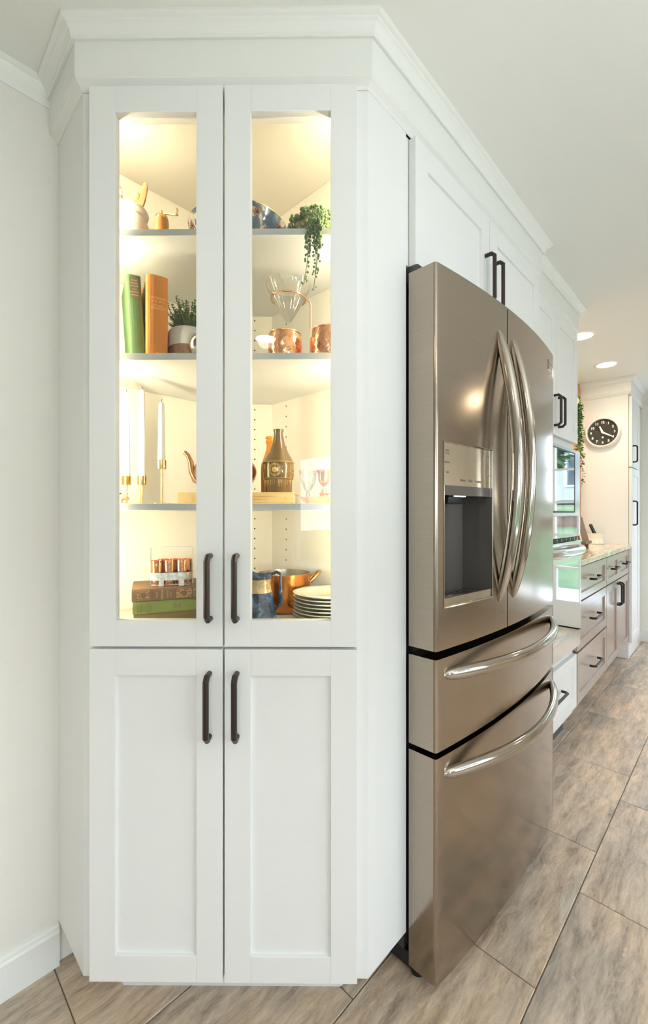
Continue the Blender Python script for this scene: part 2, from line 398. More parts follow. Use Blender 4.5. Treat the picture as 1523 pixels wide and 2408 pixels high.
# wall behind the photographer with two windows, and the side wall
BW = -2.3
wins = [(-3.06, -1.16, .515, 1.905), (-.4, 2.6, .40, 2.10)]
mb = MB(); xs = [-3.7] + [q for w in wins for q in w[:2]] + [5.1]
for i in range(0, len(xs), 2): mb.box(xs[i], xs[i + 1], BW - .12, BW, -.05, CEIL)
for x0, x1, z0, z1 in wins: mb.box(x0, x1, BW - .12, BW, -.05, z0); mb.box(x0, x1, BW - .12, BW, z1, CEIL)
struct('wall_back', mb, 'wallw', 'cream wall behind the photographer')
struct('wall_side', MB().box(-3.7, -3.62, -2.4, 1.4, -.05, CEIL), 'wallw', 'cream side wall behind the photographer')

def window(name, m, w, h, nx, nz, wide=.05):
    """local x along, y depth, z up; origin at sill corner"""
    root = bpy.data.objects.new(name, None); COL.objects.link(root); root.location = m.to_translation(); root.rotation_euler = m.to_euler()
    MAT4[root.name] = m; root['kind'] = 'structure'
    f = MB().box(0, w, -.03, .05, 0, wide).box(0, w, -.03, .05, h - wide, h).box(0, wide, -.03, .05, wide, h - wide).box(w - wide, w, -.03, .05, wide, h - wide)
    obj('window_frame', f, 'winwhite', root)
    for i in range(1, nx): obj('muntin', MB().box(w * i / nx - .014, w * i / nx + .014, -.01, .03, wide, h - wide), 'winwhite', root)
    for i in range(1, nz): obj('muntin', MB().box(wide, w - wide, -.009, .029, h * i / nz - .014, h * i / nz + .014), 'winwhite', root)
    obj('pane', MB().add([(wide, .01, wide), (w - wide, .01, wide), (w - wide, .01, h - wide), (wide, .01, h - wide)], [(0, 1, 2, 3)]), 'winglass', root)
    return root
window('window_1', T(wins[0][0] + 1.9, BW - .05, wins[0][2], R(180)), 1.9, 1.39, 2, 1, .03)
window('window_2', T(wins[1][0] + 3.0, BW - .05, wins[1][2], R(180)), 3.0, 1.7, 3, 2)

# baseboards
BP = [(0, 0), (.014, 0), (.014, .086), (.011, .092), (.010, .098), (.005, .103), (0, .104)]
struct('baseboard_left', MB().sweep([(-3.6, WALLY), (P2[0], WALLY)], BP), 'trim', 'white moulded baseboard along the left wall')
struct('baseboard_end', MB().sweep([far(ENDS, .05), far(ENDS, -.062)], [(o, z * 1.2) for o, z in BP]), 'trim', 'short white baseboard beside the pantry')
# white glazed double door in the end wall, beside the pantry
dr = bpy.data.objects.new('door_1', None); COL.objects.link(dr); md = MF @ T(ENDS, WT1, 0, R(-90)); dr.location = md.to_translation(); dr.rotation_euler = md.to_euler(); MAT4['door_1'] = md
dr['kind'] = 'structure'; dr['label'] = 'white glazed double door with casing in the end wall'
DW = WT1 - WT0
obj('door_casing', MB().box(-.068, .002, -.02, 0, 0, 2.045).box(DW - .002, DW + .068, -.02, 0, 0, 2.045).box(-.068, DW + .068, -.02, 0, 2.045, 2.115), 'trim', dr, bevel=.003)
for k in range(2):
    x0, x1 = DW / 2 * k + .003, DW / 2 * (k + 1) - .003
    lf = obj('door_leaf', MB().box(x0, x0 + .085, .02, .06, .01, 2.04).box(x1 - .085, x1, .02, .06, .01, 2.04).box(x0 + .085, x1 - .085, .02, .06, 1.95, 2.04).box(x0 + .085, x1 - .085, .02, .06, .01, .27), 'winwhite', dr)
    for i in (1, 2):
        xm = x0 + .085 + (x1 - x0 - .17) * i / 3; obj('muntin', MB().box(xm - .011, xm + .011, .025, .055, .27, 1.95), 'winwhite', lf)
    for i in range(1, 5): zm = .27 + 1.68 * i / 5; obj('muntin', MB().box(x0 + .085, x1 - .085, .026, .054, zm - .011, zm + .011), 'winwhite', lf)
    obj('pane', MB().add([(x0 + .085, .04, .27), (x1 - .085, .04, .27), (x1 - .085, .04, 1.95), (x0 + .085, .04, 1.95)], [(0, 1, 2, 3)]), 'winglass', lf)

# crown mouldings and frieze
CP = [(.0, 2.2125), (.0205, 2.2125), (.0275, 2.2105), (.0295, 2.2115), (.0295, 2.2175), (.0305, 2.2215), (.0335, 2.2275), (.0380, 2.2325), (.0425, 2.2355), (.0435, 2.2385), (.0480, 2.2400), (.0515, 2.2420), (.0520, 2.2450), (.0515, CEIL), (0, CEIL)]
FP = [(0, 2.117), (.002, 2.117), (.006, 2.122), (.012, 2.127), (.0185, 2.132), (.0185, 2.1365), (.0205, 2.138), (.0205, 2.2125), (0, 2.2125)]
WP = [(0, 2.196), (.004, 2.196), (.007, 2.204), (.012, 2.219), (.018, 2.232), (.021, 2.236), (.025, 2.238), (.0255, CEIL), (0, CEIL)]
run1 = [(P2[0], WALLY), P2, P3, (1.845, P3[1]), (1.845, .66)]
run2 = [(1.8455, .66), (2.572, .66), (2.572, WALLY)]
c1 = [tuple(p) for p in run1]
struct('trim_1', MB().sweep(run1, CP), 'trim', 'white crown moulding wrapping the display cabinet and fridge surround')
struct('trim_2', MB().sweep(run1, FP), 'trim', 'white frieze board under the crown of the display cabinet')
struct('trim_3', MB().sweep(run2, CP), 'trim', 'white crown moulding over the oven cabinet')
struct('trim_4', MB().sweep(run2, FP), 'trim', 'white frieze board over the oven cabinet')
struct('trim_5', MB().sweep([(-3.6, WALLY), (P2[0] - .0, WALLY)], WP), 'trim', 'white crown moulding along the left wall')
PS = 1.60
pr = [far(PS, .643), far(PS, .012), far(ENDS, .012), far(ENDS, -2.9)]
struct('trim_6', MB().sweep([pr[0], pr[1], pr[2]], CP), 'trim', 'white crown moulding over the tall pantry cabinet')
struct('trim_7', MB().sweep([pr[0], pr[1], pr[2]], FP), 'trim', 'white frieze board over the tall pantry cabinet')
struct('trim_8', MB().sweep([far(ENDS, .0), far(ENDS, -2.9)], WP), 'trim', 'white crown moulding along the end wall')

# ---------------------------------------------------------------- handles and doors
def pull(parent, x, z, L, yf, horiz=False, r=.0057, proj=.030, name='handle', tips=True):
    """bar pull with chamfered corners on the plane y = yf, facing -y"""
    c = .010
    pts = [(0, 0, -L / 2), (0, -proj + c, -L / 2), (0, -proj, -L / 2 + c), (0, -proj, L / 2 - c), (0, -proj + c, L / 2), (0, 0, L / 2)]
    if horiz: pts = [(q[2], q[1], 0) for q in pts]
    m = T(x, yf, z)
    h = obj(name, MB().tube(pts, r * 1.12, 8, m, smooth=False, phase=R(22.5)), 'bronze', parent)
    return h
def shaker(parent, x0, x1, z0, z1, yf, th=.020, st=.058, rec=.008, material='cab', name='door', glass=False, st_b=None, bead=None):
    """framed door: front plane y = yf, thickness th towards +y"""
    sb = st if st_b is None else st_b
    f = MB().box(x0, x0 + st, yf, yf + th, z0, z1).box(x1 - st, x1, yf, yf + th, z0, z1).box(x0 + st, x1 - st, yf, yf + th, z1 - sb, z1).box(x0 + st, x1 - st, yf, yf + th, z0, z0 + sb)
    d = obj(name, f, material, parent, bevel=.0009)
    if glass:
        y = yf + th * .7
        obj('glass_pane', MB().add([(x0 + st - .004, y, z0 + sb - .004), (x1 - st + .004, y, z0 + sb - .004), (x1 - st + .004, y, z1 - sb + .004), (x0 + st - .004, y, z1 - sb + .004)], [(0, 1, 2, 3)]), 'glass', d)
    else:
        obj('door_panel', MB().box(x0 + st, x1 - st, yf + rec, yf + th - .002, z0 + sb, z1 - sb), material, d)
    return d

# ---------------------------------------------------------------- display cabinet
dc = thing('display_cabinet', 'tall white angled cabinet with lit glass upper doors and solid lower doors', 'cabinet', MC)
zb, zt = .112, 2.117
wl_ = MB().prism([(P2[0], P2[1] + .0004), (P2[0], WALLY), (P2[0] + .018, WALLY), (P2[0] + .018, P2[1] + .004)], zb, zt); obj('side_panel', wl_, 'cab', dc, world=True)
obj('side_panel', MB().box(P3[0] + .0004, .9215, P3[1], P3[1] + .018, zb, zt), 'cab', dc, world=True)
obj('face_frame', MB().box(0, .042, 0, .018, zb, zt).box(FACE - .042, FACE, 0, .018, zb, zt).box(.042, FACE - .042, 0, .018, 2.06, zt)
    .box(.042, FACE - .042, 0, .018, .846, .884).box(.042, FACE - .042, 0, .018, zb, .15), 'cab', dc, bevel=.0008)
# inside
inner = [(.342, 1.094), (.342, 1.262), (.750, 1.262), (.899, 1.117), (.899, .632), (.776, .632)]
def shp(z0, z1, off): # shelf polygon in cabinet-local, front edge at y = off
    inv = MC.inverted(); pl = [inv @ Vector((x, y, 0)) for x, y in inner]
    q = [(p.x, p.y) for p in pl]
    # front corners on y=off, following the side panels (x rises towards the wall side)
    fl_ = (q[0][0] + .0, off); fr = (q[-1][0] - .0, off)
    return MB().prism([(.026, off)] + q[1:-1] + [(FACE - .032, off)], z0, z1)
obj('top_panel', shp(2.130 - .012, 2.130, .019), 'cabin', dc)
obj('bottom_panel', shp(.872, .890, .019), 'cabin', dc)
for i, (z0, z1) in enumerate(((1.809, 1.8245), (1.520, 1.536), (1.170, 1.186))): obj('shelf', shp(z0, z1, .026), 'cabin' if False else 'cab', dc, bevel=.001)
Z1, Z2, Z3, Z4 = 1.8245, 1.536, 1.186, .890
obj('back_panel', MB().box(.3395, .752, 1.2625, 1.2765, .89, 2.118), 'cabin', dc, world=True)
obj('back_panel', MB().prism([(.750, 1.2625), (.8995, 1.1175), (.912, 1.130), (.764, 1.2755)], .89, 2.118), 'cabin', dc, world=True)
obj('side_lining', MB().box(.8995, .9135, .632, 1.1175, .89, 2.118), 'cabin', dc, world=True)
obj('side_lining', MB().box(.3396, .3416, 1.10, 1.262, .89, 2.118), 'cabin', dc, world=True)
holes = MB()
zz = .95
while zz < 2.08:
    cx, cy = .866, 1.1495                     # on the angled back
    d = Vector((.899 - .750, 1.117 - 1.262, 0)).normalized(); nn = Vector((-d.y, d.x, 0)) * -1
    if nn.x > 0: nn = -nn
    for (px, py, n) in ((.8585, 1.1568, Vector((-.7, -.72, 0))), (.8995, 1.045, Vector((-1, 0, 0)))):
        q = Vector((px, py, zz)) + n * .0015; s_ = Vector((-n.y, n.x, 0)).normalized()
        vs = [tuple(q + s_ * .0026 * math.cos(a * R(45)) + Vector((0, 0, .0026 * math.sin(a * R(45))))) for a in range(8)]
        holes.add(vs, [list(range(8))])
    zz += .0325
obj('shelf_pin_holes', holes, 'dark', dc, world=True, kind='stuff')
obj('toe_kick', MB().prism([(.418, 1.099), (.789, .715), (.90, .70), (.90, 1.26), (.40, 1.26)], 0, zb - .002), 'cab', dc, world=True)
obj('carcass', MB().prism([(.345, 1.10), (.78, .64), (.90, .64), (.90, 1.26), (.345, 1.26)], zb + .001, .85), 'cab', dc, world=True)
# led tapes behind the face frame
obj('led_strip', MB().box(.030, .040, .0195, .0235, .90, 2.10), 'led', dc, label='glowing warm light tape at the left')
obj('led_strip', MB().box(FACE - .040, FACE - .030, .0195, .0235, .90, 2.10), 'led', dc, label='glowing warm light tape at the right')
YD = -.021
shaker_l = shaker(dc, .0245, .3215, .867, 2.112, YD, st=.0585, glass=True)
shaker_r = shaker(dc, .3257, .6195, .867, 2.112, YD, st=.0585, glass=True)
low_l = shaker(dc, .0245, .3215, .122, .8612, YD, st=.0585)
low_r = shaker(dc, .3257, .6195, .122, .8612, YD, st=.0585)
for d_, x in ((shaker_l, .2945), (shaker_r, .3535)): pull(d_, x, .9995, .139, YD)
for d_, x in ((low_l, .2925), (low_r, .3535)): pull(d_, x, .7385, .139, YD)

# ---------------------------------------------------------------- refrigerator
FA0, FA1, FSP = .925, 1.800, 1.282
def fb(a):
    b = .531 - .030 * (1 - ((a - 1.3625) / .4375) ** 2)
    for d in (a - FA0, FA1 - a):
        r = .007
        if d < r: b += r - math.sqrt(max(0, r * r - (r - d) ** 2))
    return b
fr = thing('refrigerator', 'large bronze-steel french door refrigerator with two bottom drawers and a water dispenser', 'refrigerator', T(1.36, .9, 0))
def curved(a0, a1, z0, z1, back=.607, hole=None, n=26):
    al = sorted(set([a0, a1] + [a0 + (a1 - a0) * i / n for i in range(n + 1)] + [a0 + .0008, a0 + .002, a0 + .004, a0 + .007, a1 - .0008, a1 - .002, a1 - .004, a1 - .007] + (list(hole[:2]) if hole else [])))
    zl = sorted(set([z0, z1] + (list(hole[2:]) if hole else [])))
    mb = MB()
    # front
    idx = {}; vs = []
    for i, a in enumerate(al):
        for j, z in enumerate(zl): idx[i, j] = len(vs); vs.append((a, fb(a), z))
    fs = []
    inh = lambda i, j: hole and hole[0] - 1e-6 <= al[i] and al[i + 1] <= hole[1] + 1e-6 and hole[2] - 1e-6 <= zl[j] and zl[j + 1] <= hole[3] + 1e-6
    for i in range(len(al) - 1):
        for j in range(len(zl) - 1):
            if not inh(i, j): fs.append((idx[i, j], idx[i + 1, j], idx[i + 1, j + 1], idx[i, j + 1]))
    mb.add(vs, fs, smooth=True)
    # rim: top, bottom, sides, back
    for z, fl2 in ((z0, 0), (z1, 1)):
        vs = []; fs = []
        for a in al: vs += [(a, fb(a), z), (a, back, z)]
        for i in range(len(al) - 1): fs.append((2 * i, 2 * i + 1, 2 * i + 3, 2 * i + 2) if not fl2 else (2 * i, 2 * i + 2, 2 * i + 3, 2 * i + 1))
        mb.add(vs, fs)
    mb.add([(a0, fb(a0), z0), (a0, back, z0), (a0, back, z1), (a0, fb(a0), z1)], [(0, 3, 2, 1)])
    mb.add([(a1, fb(a1), z0), (a1, back, z0), (a1, back, z1), (a1, fb(a1), z1)], [(0, 1, 2, 3)])
    mb.add([(a0, back, z0), (a1, back, z0), (a1, back, z1), (a0, back, z1)], [(0, 3, 2, 1)])
    return mb
HO = (.955, 1.184, .932, 1.338)
obj('body', MB().box(.930, 1.795, .625, 1.25, .055, 1.745), 'dark', fr, world=True)
obj('gasket', MB().box(.945, 1.78, .608, .626, .06, 1.74), 'black', fr, world=True)
obj('base_grille', MB().box(.935, 1.79, .60, .68, .012, .05), 'black', fr, world=True)
for x in (.955, 1.75): obj('foot', MB().lathe([(.018, 0), (.018, .012)], T(x, .60, 0), 12), 'black', fr, world=True)
obj('hinge_cover', MB().box(.932, .972, .585, .66, 1.745, 1.785), 'dark', fr, world=True, bevel=.003)
dl = obj('door', curved(FA0, FSP - .0025, .831, 1.765, hole=HO), 'steel', fr, world=True)
d2 = obj('door', curved(FSP + .0025, FA1, .831, 1.765), 'steel', fr, world=True)
w1 = obj('drawer', curved(FA0, FA1, .5885, .811), 'steel', fr, world=True)
w2 = obj('drawer', curved(FA0, FA1, .030, .5735), 'steel', fr, world=True)
def vhandle(a, par):
    pts = []; rs = []; z0, z1 = .905, 1.690
    for i in range(41):
        t = i / 40; z = z0 + (z1 - z0) * t; u = 2 * t - 1
        pts.append((a, fb(a) + .004 - .054 * (1 - u * u), z)); rs.append(.0165 * (max(0., 1 - abs(u) ** 6)) ** .5 + .0015)
    obj('handle', MB().tube(pts, rs, 16, flat=(.95, .8)), 'handle_steel', par, world=True)
vhandle(1.226, dl); vhandle(1.322, d2)
def hhandle(z, par):
    pts = []; rs = []
    for i in range(61):
        t = i / 60; u = 2 * t - 1; a = 1.3625 + u * .408
        pts.append((a, .531 - .092 * (1 - u * u), z)); rs.append(.0165 * (max(0., 1 - abs(u) ** 16)) ** .5 + .001)
    obj('handle', MB().tube(pts, rs, 16, flat=(.75, 1.0)), 'handle_steel', par, world=True)
hhandle(.768, w1); hhandle(.527, w2)
# dispenser
A0, A1, z0, z1 = HO
def cb(a, off): return fb(a) + off
def patch(a0, a1, z0, z1, off, th=.004, n=8):
    mb = MB(); vs = []; fs = []
    for i in range(n + 1):
        a = a0 + (a1 - a0) * i / n; vs += [(a, fb(a) + off, z0), (a, fb(a) + off, z1), (a, fb(a) + off + th, z0), (a, fb(a) + off + th, z1)]
    for i in range(n):
        k = 4 * i; fs += [(k, k + 4, k + 5, k + 1), (k + 2, k + 3, k + 7, k + 6), (k + 1, k + 5, k + 7, k + 3), (k, k + 2, k + 6, k + 4)]
    fs += [(0, 1, 3, 2), (4 * n, 4 * n + 2, 4 * n + 3, 4 * n + 1)]
    return mb.add(vs, fs)
rim = MB()
ring = [(A0, z0), (A1, z0), (A1, z1), (A0, z1), (A0, z0)]
pts = [(a, fb(a) - .0005, z) for a, z in [(A0, z0), (A0 + .06, z0), (A0 + .12, z0), (A0 + .18, z0), (A1, z0), (A1, z1), (A0 + .18, z1), (A0 + .12, z1), (A0 + .06, z1), (A0, z1), (A0, z0)]]
obj('dispenser_rim', MB().tube(pts, .0018, 6), 'handle_steel', dl, world=True)
fas = obj('dispenser_fascia', patch(A0 + .001, A1 - .001, 1.232, z1 - .001, .002, .004), 'dispmirror', dl, world=True)
obj('dispenser_ledge', MB().prism([(A0 + .001, fb(A0) + .001), (A1 - .001, fb(A1) + .001), (A1 - .006, .60), (A0 + .001, .60)], 1.208, 1.232), 'cavity', dl, world=True)
CB = .605
cav = MB()
cav.add([(A0, fb(A0), z0), (A0, CB, z0), (A0, CB, 1.21), (A0, fb(A0), 1.21)], [(0, 1, 2, 3)])
cav.add([(A1, fb(A1), z0), (A1, CB, z0), (A1, CB, 1.21), (A1, fb(A1), 1.21)], [(0, 3, 2, 1)])
arc = [(A0 + (A1 - A0) * i / 12, CB - .012 + .010 * math.sin(math.pi * i / 12)) for i in range(13)]
vs = []; fs = []
for x, y in arc: vs += [(x, y, z0), (x, y, 1.21)]
for i in range(12): fs.append((2 * i, 2 * i + 2, 2 * i + 3, 2 * i + 1))
cav.add(vs, fs, smooth=True)
obj('dispenser_cavity', cav, 'cavity', dl, world=True)
obj('dispenser_tray', MB().prism([(A0, fb(A0) + .004), (A1, fb(A1) + .004), (A1, CB), (A0, CB)], z0, z0 + .012), 'cavity', dl, world=True)
obj('tray_lip', MB().prism([(A0 + .002, fb(A0) + .002), (A1 - .002, fb(A1) + .002), (A1 - .006, fb(A1) + .013), (A0 + .006, fb(A0) + .013)], z0, z0 + .022), 'dispmirror', dl, world=True)
for i in range(4): obj('tray_slat', MB().box(A0 + .02, A1 - .03, .538 + i * .014, .542 + i * .014, z0 + .012, z0 + .0145), 'handle_steel', dl, world=True)
obj('dispenser_nozzle', MB().box(1.03, 1.11, .555, .59, 1.188, 1.208), 'black', dl, world=True, bevel=.003)
obj('dispenser_paddle', MB().box(1.045, 1.085, .585, .592, .97, 1.185), 'cavity', dl, world=True, bevel=.004)
for x in (1.045, 1.075): obj('dispenser_lamp', MB().box(x, x + .018, .538, .548, 1.2065, 1.2078), mat('cool_lamp', (1, 1, 1), .5, emit=(.85, 1, .95), es=3), dl, world=True)
def ontext(s, size, a, z, par, sx=1.):
    sl = (fb(a + .01) - fb(a - .01)) / .02
    p = Vector((a, fb(a) + .0012, z)); inv = mw(par).inverted()
    text(s, size, inv @ T(p.x, p.y, p.z, math.atan(sl)) @ FRONT, 'gray_ink', par, sx=sx)
for s_, a, z in (('Water', 1.040, 1.247), ('Cube', 1.075, 1.247), ('Crushed', 1.112, 1.247), ('Quick', .973, 1.318), ('Freeze', .973, 1.311), ('Options', .973, 1.289), ('Light', .973, 1.265), ('Filter', 1.165, 1.318), ('Air', 1.165, 1.292), ('Lock', 1.165, 1.265)):
    ontext(s_, .0085 if z < 1.25 else .006, a, z, dl)
bd = obj('badge', patch(1.703, 1.765, 1.690, 1.726, -.003, .0035, 3), 'handle_steel', d2, world=True)
obj('badge_line', patch(1.712, 1.757, 1.711, 1.714, -.0036, .0008, 3), 'gray_ink', d2, world=True)

# ---------------------------------------------------------------- cabinets above the fridge
uc = thing('wall_cabinet', 'white two-door cabinet above the refrigerator', 'cabinet', T(.922, .595, 0))
obj('carcass', MB().box(.002, .922, .022, .66, 1.791, 2.116, T(.922, .595, 0)), 'cab', uc, world=True)
obj('side_panel', MB().box(1.803, 1.845, P3[1], WALLY, 0, 1.79), 'cab', uc, world=True)
for i, (x0, x1) in enumerate(((.938, 1.374), (1.377, 1.842))):
    d_ = shaker(uc, x0 - .922, x1 - .922, 1.789, 2.112, 0, st=.0585)
    pull(d_, (1.342 if i == 0 else 1.408) - .922, 1.905, .150, 0)

# ---------------------------------------------------------------- oven cabinet and wall oven
oc = thing('oven_cabinet', 'tall white cabinet holding the built-in oven, doors above and a drawer below', 'cabinet', T(1.846, .64, 0))
X = lambda a: a - 1.846
obj('carcass', MB().box(1.847, 2.570, .660, 1.274, 1.484, 2.116), 'cab', oc, world=True)
obj('carcass', MB().box(1.847, 2.570, .665, 1.274, .105, .4725), 'cab', oc, world=True)
obj('side_panel', MB().box(2.555, 2.570, .662, 1.274, .4725, 1.484), 'cab', oc, world=True)
obj('side_panel', MB().box(1.847, 1.862, .662, 1.274, .4725, 1.484), 'cab', oc, world=True)
obj('toe_kick', MB().box(1.847, 2.570, .71, 1.274, 0, .105), 'dark', oc, world=True)
for i, (x0, x1) in enumerate(((1.849, 2.208), (2.212, 2.570))):
    d_ = shaker(oc, X(x0), X(x1), 1.528, 2.112, 0, st=.056)
    pull(d_, X(2.180 if i == 0 else 2.242), 1.640, .138, 0)
d_ = shaker(oc, X(1.849), X(2.568), .145, .421, .004, st=.056, name='drawer')
pull(d_, X(2.21), .300, .19, .004, horiz=True)
ov = thing('wall_oven', 'built-in combination microwave and oven with mirror-like steel front', 'oven', T(1.862, .626, 0))
obj('body', MB().box(1.866, 2.551, .641, 1.20, .4755, 1.478), 'dark', ov, world=True)
obj('trim_frame', MB().box(1.862, 2.566, .628, .641, 1.470, 1.4835).box(2.472, 2.566, .628, .641, 1.150, 1.470).box(1.862, 1.945, .628, .641, 1.150, 1.470).box(1.945, 2.472, .628, .641, 1.150, 1.166), 'ovensteel', ov, world=True, bevel=.001)
md_ = obj('microwave_door', MB().box(1.946, 2.471, .6275, .641, 1.167, 1.469), 'mirror', ov, world=True)
obj('door_gasket', MB().box(2.4605, 2.4715, .6265, .6275, 1.167, 1.469).box(1.946, 2.4605, .6265, .6275, 1.463, 1.469).box(1.946, 2.4605, .6265, .6275, 1.167, 1.1745), 'dark', md_, world=True)
obj('control_panel', MB().box(1.862, 2.565, .627, .641, 1.046, 1.1485), 'mirror', ov, world=True, bevel=.001)
obj('vent', MB().box(1.862, 2.52, .632, .641, 1.026, 1.045), 'black', ov, world=True)
for k in range(9): obj('vent_vane', MB().box(1.90 + k * .07, 1.905 + k * .07, .628, .632, 1.028, 1.043), 'ovensteel', ov, world=True)
od = obj('oven_door', MB().box(1.862, 2.562, .622, .641, .556, 1.024), 'ovensteel', ov, world=True, bevel=.001)
obj('oven_window', MB().box(1.870, 2.548, .6212, .622, .562, .925), 'mirror', od, world=True)
pts = []; rs = []
for i in range(33):
    u = 2 * i / 32 - 1; pts.append((2.212 + u * .325, .622 - .055 * (1 - abs(u) ** 3), .985)); rs.append(.020)
obj('handle', MB().tube(pts, rs, 14, flat=(.8, 1.)), 'ovensteel', od, world=True)
obj('lower_trim', MB().prism([(1.862, .626), (2.562, .626), (2.562, .641), (1.862, .641)], .4755, .552), 'ovensteel', ov, world=True, bevel=.001)

# ---------------------------------------------------------------- gray base cabinets, countertop, pantry
def graydrawer(root, x0, x1, z0, z1, hl, hz=None):
    d = shaker(root, x0, x1, z0, z1, .010, th=.018, st=.048, rec=.009, material='gray', name='drawer', st_b=.04 if z1 - z0 < .22 else .05)
    pull(d, (x0 + x1) / 2, hz if hz else (z0 + z1) / 2 + .005, hl, .010, horiz=True, r=.006)
b1 = thing('base_cabinet', 'taupe gray base cabinet with three stacked drawers beside the oven', 'cabinet', MF)
obj('carcass', MB().prism([(.003, .030), (.747, .030), (.747, .58), (.0155, .58)], .11, .883), 'gray', b1)
obj('dark_reveal', MB().box(.004, .746, .0275, .0305, .13, .883), 'graydk', b1)
for z0, z1 in ((.690, .872), (.428, .682), (.145, .416)): graydrawer(b1, .006, .743, z0, z1, .19)
obj('toe_kick', MB().box(.016, .747, .095, .58, 0, .11), 'tile', b1)
b2 = thing('base_cabinet', 'taupe gray base cabinet with two small drawers over two doors beside the pantry', 'cabinet', MF @ T(.749, 0, 0))
obj('carcass', MB().box(0, .849, .030, .580, .11, .883), 'gray', b2)
obj('dark_reveal', MB().box(.001, .848, .0275, .0305, .13, .883), 'graydk', b2)
graydrawer(b2, .003, .421, .690, .872, .15); graydrawer(b2, .426, .846, .690, .872, .15)
for i, (x0, x1) in enumerate(((.003, .388), (.393, .846))):
    d_ = shaker(b2, x0, x1, .145, .682, .010, th=.018, st=.048, rec=.009, material='gray'); pull(d_, .355 if i == 0 else .425, .585, .150, .010, r=.0065)
obj('toe_kick', MB().box(0, .849, .095, .58, 0, .11), 'tile', b2)
ct = tag(obj('countertop', MB().prism([(-.003, -.010), (1.597, -.010), (1.597, .595), (.0135, .595)], .8845, .915, MF), 'counter', bevel=.003), 'glossy beige streaked stone countertop over the gray base cabinets', 'countertop')

pa = thing('pantry_cabinet', 'tall white pantry cabinet whose side carries the round clock', 'cabinet', MF @ T(PS, 0, 0))
obj('side_panel', MB().box(0, .018, .012, .592, .105, 2.116), 'cab', pa)
obj('carcass', MB().box(.019, ENDS - PS - .002, .014, .585, .105, 2.116), 'cab', pa)
obj('side_panel', MB().box(0, .018, .012, .592, 0, .104), 'cab', pa)
obj('toe_kick', MB().box(.019, ENDS - PS - .002, .012, .585, 0, .104), 'cab', pa)
for z0, z1, hz, hl in ((1.535, 2.10, 1.64, .13), (.13, 1.525, 1.165, .19)):
    d_ = shaker(pa, .004, .395, z0, z1, -.010, st=.056); pull(d_, .060 if False else .05, hz, hl, -.010)
obj('dark_reveal', MB().box(.002, .012, .0110, .0118, .13, 2.10), 'graydk', pa)

# wood board at the back of the counter, ivy on it
wb = tag(obj('wood_post', MB().box(1.50, 1.597, .3470, .4200, .9155, CEIL - .002, MF), 'wood', bevel=.002), 'orange brown wooden post rising from the counter beside the pantry side', 'post')

# wall clock
MK = MF @ T(PS - .001, .186, 1.829, R(-90))
ck = thing('wall_clock', 'round white-rimmed wall clock with a charcoal face reading twenty past eleven', 'clock', MK)
AX = Matrix.Rotation(R(90), 4, 'X')          # lathe axis z -> -y
obj('rim', MB().lathe([(.112, .0), (.128, .0), (.1285, .018), (.124, .034), (.117, .040), (.111, .038), (.108, .028), (.108, .012)], AX, 64, cap=False), 'clockwhite', ck)
obj('face', MB().lathe([(.001, .012), (.1085, .012)], AX, 64), 'clockface', ck)
for h in range(12):
    a = R(90 - 30 * (h or 12)); n_ = 12 if h == 0 else h
    text(str(n_), .0270, T(.083 * math.cos(a), -.0135, .083 * math.sin(a)) @ FRONT, 'num', ck, name='numeral', ext=.0006, bold=.0011)
for k in range(60):
    a = R(6 * k)
ticks = MB()
for k in range(60):
    a = R(6 * k); q0, q1 = .101, .1045
    ticks.box(q0, q1, -.0130, -.0126, -.0005, .0005, Matrix.Rotation(-a, 4, 'Y'))
obj('minute_marks', ticks, 'num', ck, kind='stuff')
def hand(ang, L, w, name):
    m = Matrix.Rotation(R(ang), 4, 'Y')      # ang clockwise from 12 seen from -y
    obj(name, MB().add([(-w * .55, -.018, 0), (w * .55, -.018, 0), (w * .30, -.018, L), (-w * .30, -.018, L), (-w * .55, -.020, 0), (w * .55, -.020, 0), (w * .30, -.020, L), (-w * .30, -.020, L)],
        [(0, 1, 2, 3), (4, 7, 6, 5), (0, 4, 5, 1), (1, 5, 6, 2), (2, 6, 7, 3), (3, 7, 4, 0)], m), 'num', ck)
hand(330 + 9, .056, .015, 'hour_hand'); hand(120, .078, .013, 'minute_hand')
obj('hub', MB().lathe([(.001, .012), (.008, .012), (.008, .022), (.001, .022)], AX, 20), 'num', ck)
obj('dial_disc', MB().lathe([(.001, .012), (.0075, .012), (.0075, .0145), (.001, .0145)], AX @ T(0, -.040, 0), 20), 'num', ck)

# mortar, pestle, cookbook stand on the counter
MM = MF @ T(1.515, .232, .915)
mo = thing('mortar', 'ivory curved-sided mortar on the stone countertop', 'mortar', MM)
obj('bowl', MB().lathe([(.001, .001), (.070, .001), (.072, .006), (.063, .030), (.062, .050), (.069, .078), (.072, .086), (.066, .087), (.058, .060), (.045, .030), (.001, .022)], None, 40), 'mortar', mo)
ps = tag(obj('pestle', MB().tube([(0, 0, 0), (0, 0, .03), (0, 0, .10), (0, 0, .125), (0, 0, .134)], [.010, .014, .0125, .013, .006], 14, MM @ T(0, -.022, .036) @ Matrix.Rotation(R(-4), 4, 'Y') @ Matrix.Rotation(R(-22), 4, 'X')), 'pestle'), 'dark rounded pestle leaning in the ivory mortar', 'pestle')
QF = [(0, 1, 2, 3), (4, 7, 6, 5), (0, 4, 5, 1), (1, 5, 6, 2), (2, 6, 7, 3), (3, 7, 4, 0)]
def slant(w, y0, y1, z0, z1, th): return MB().add([(-w, y0, z0), (w, y0, z0), (w, y1, z1), (-w, y1, z1), (-w, y0 + th, z0), (w, y0 + th, z0), (w, y1 + th, z1), (-w, y1 + th, z1)], QF)
MS = MF @ T(.95, .205, .915)
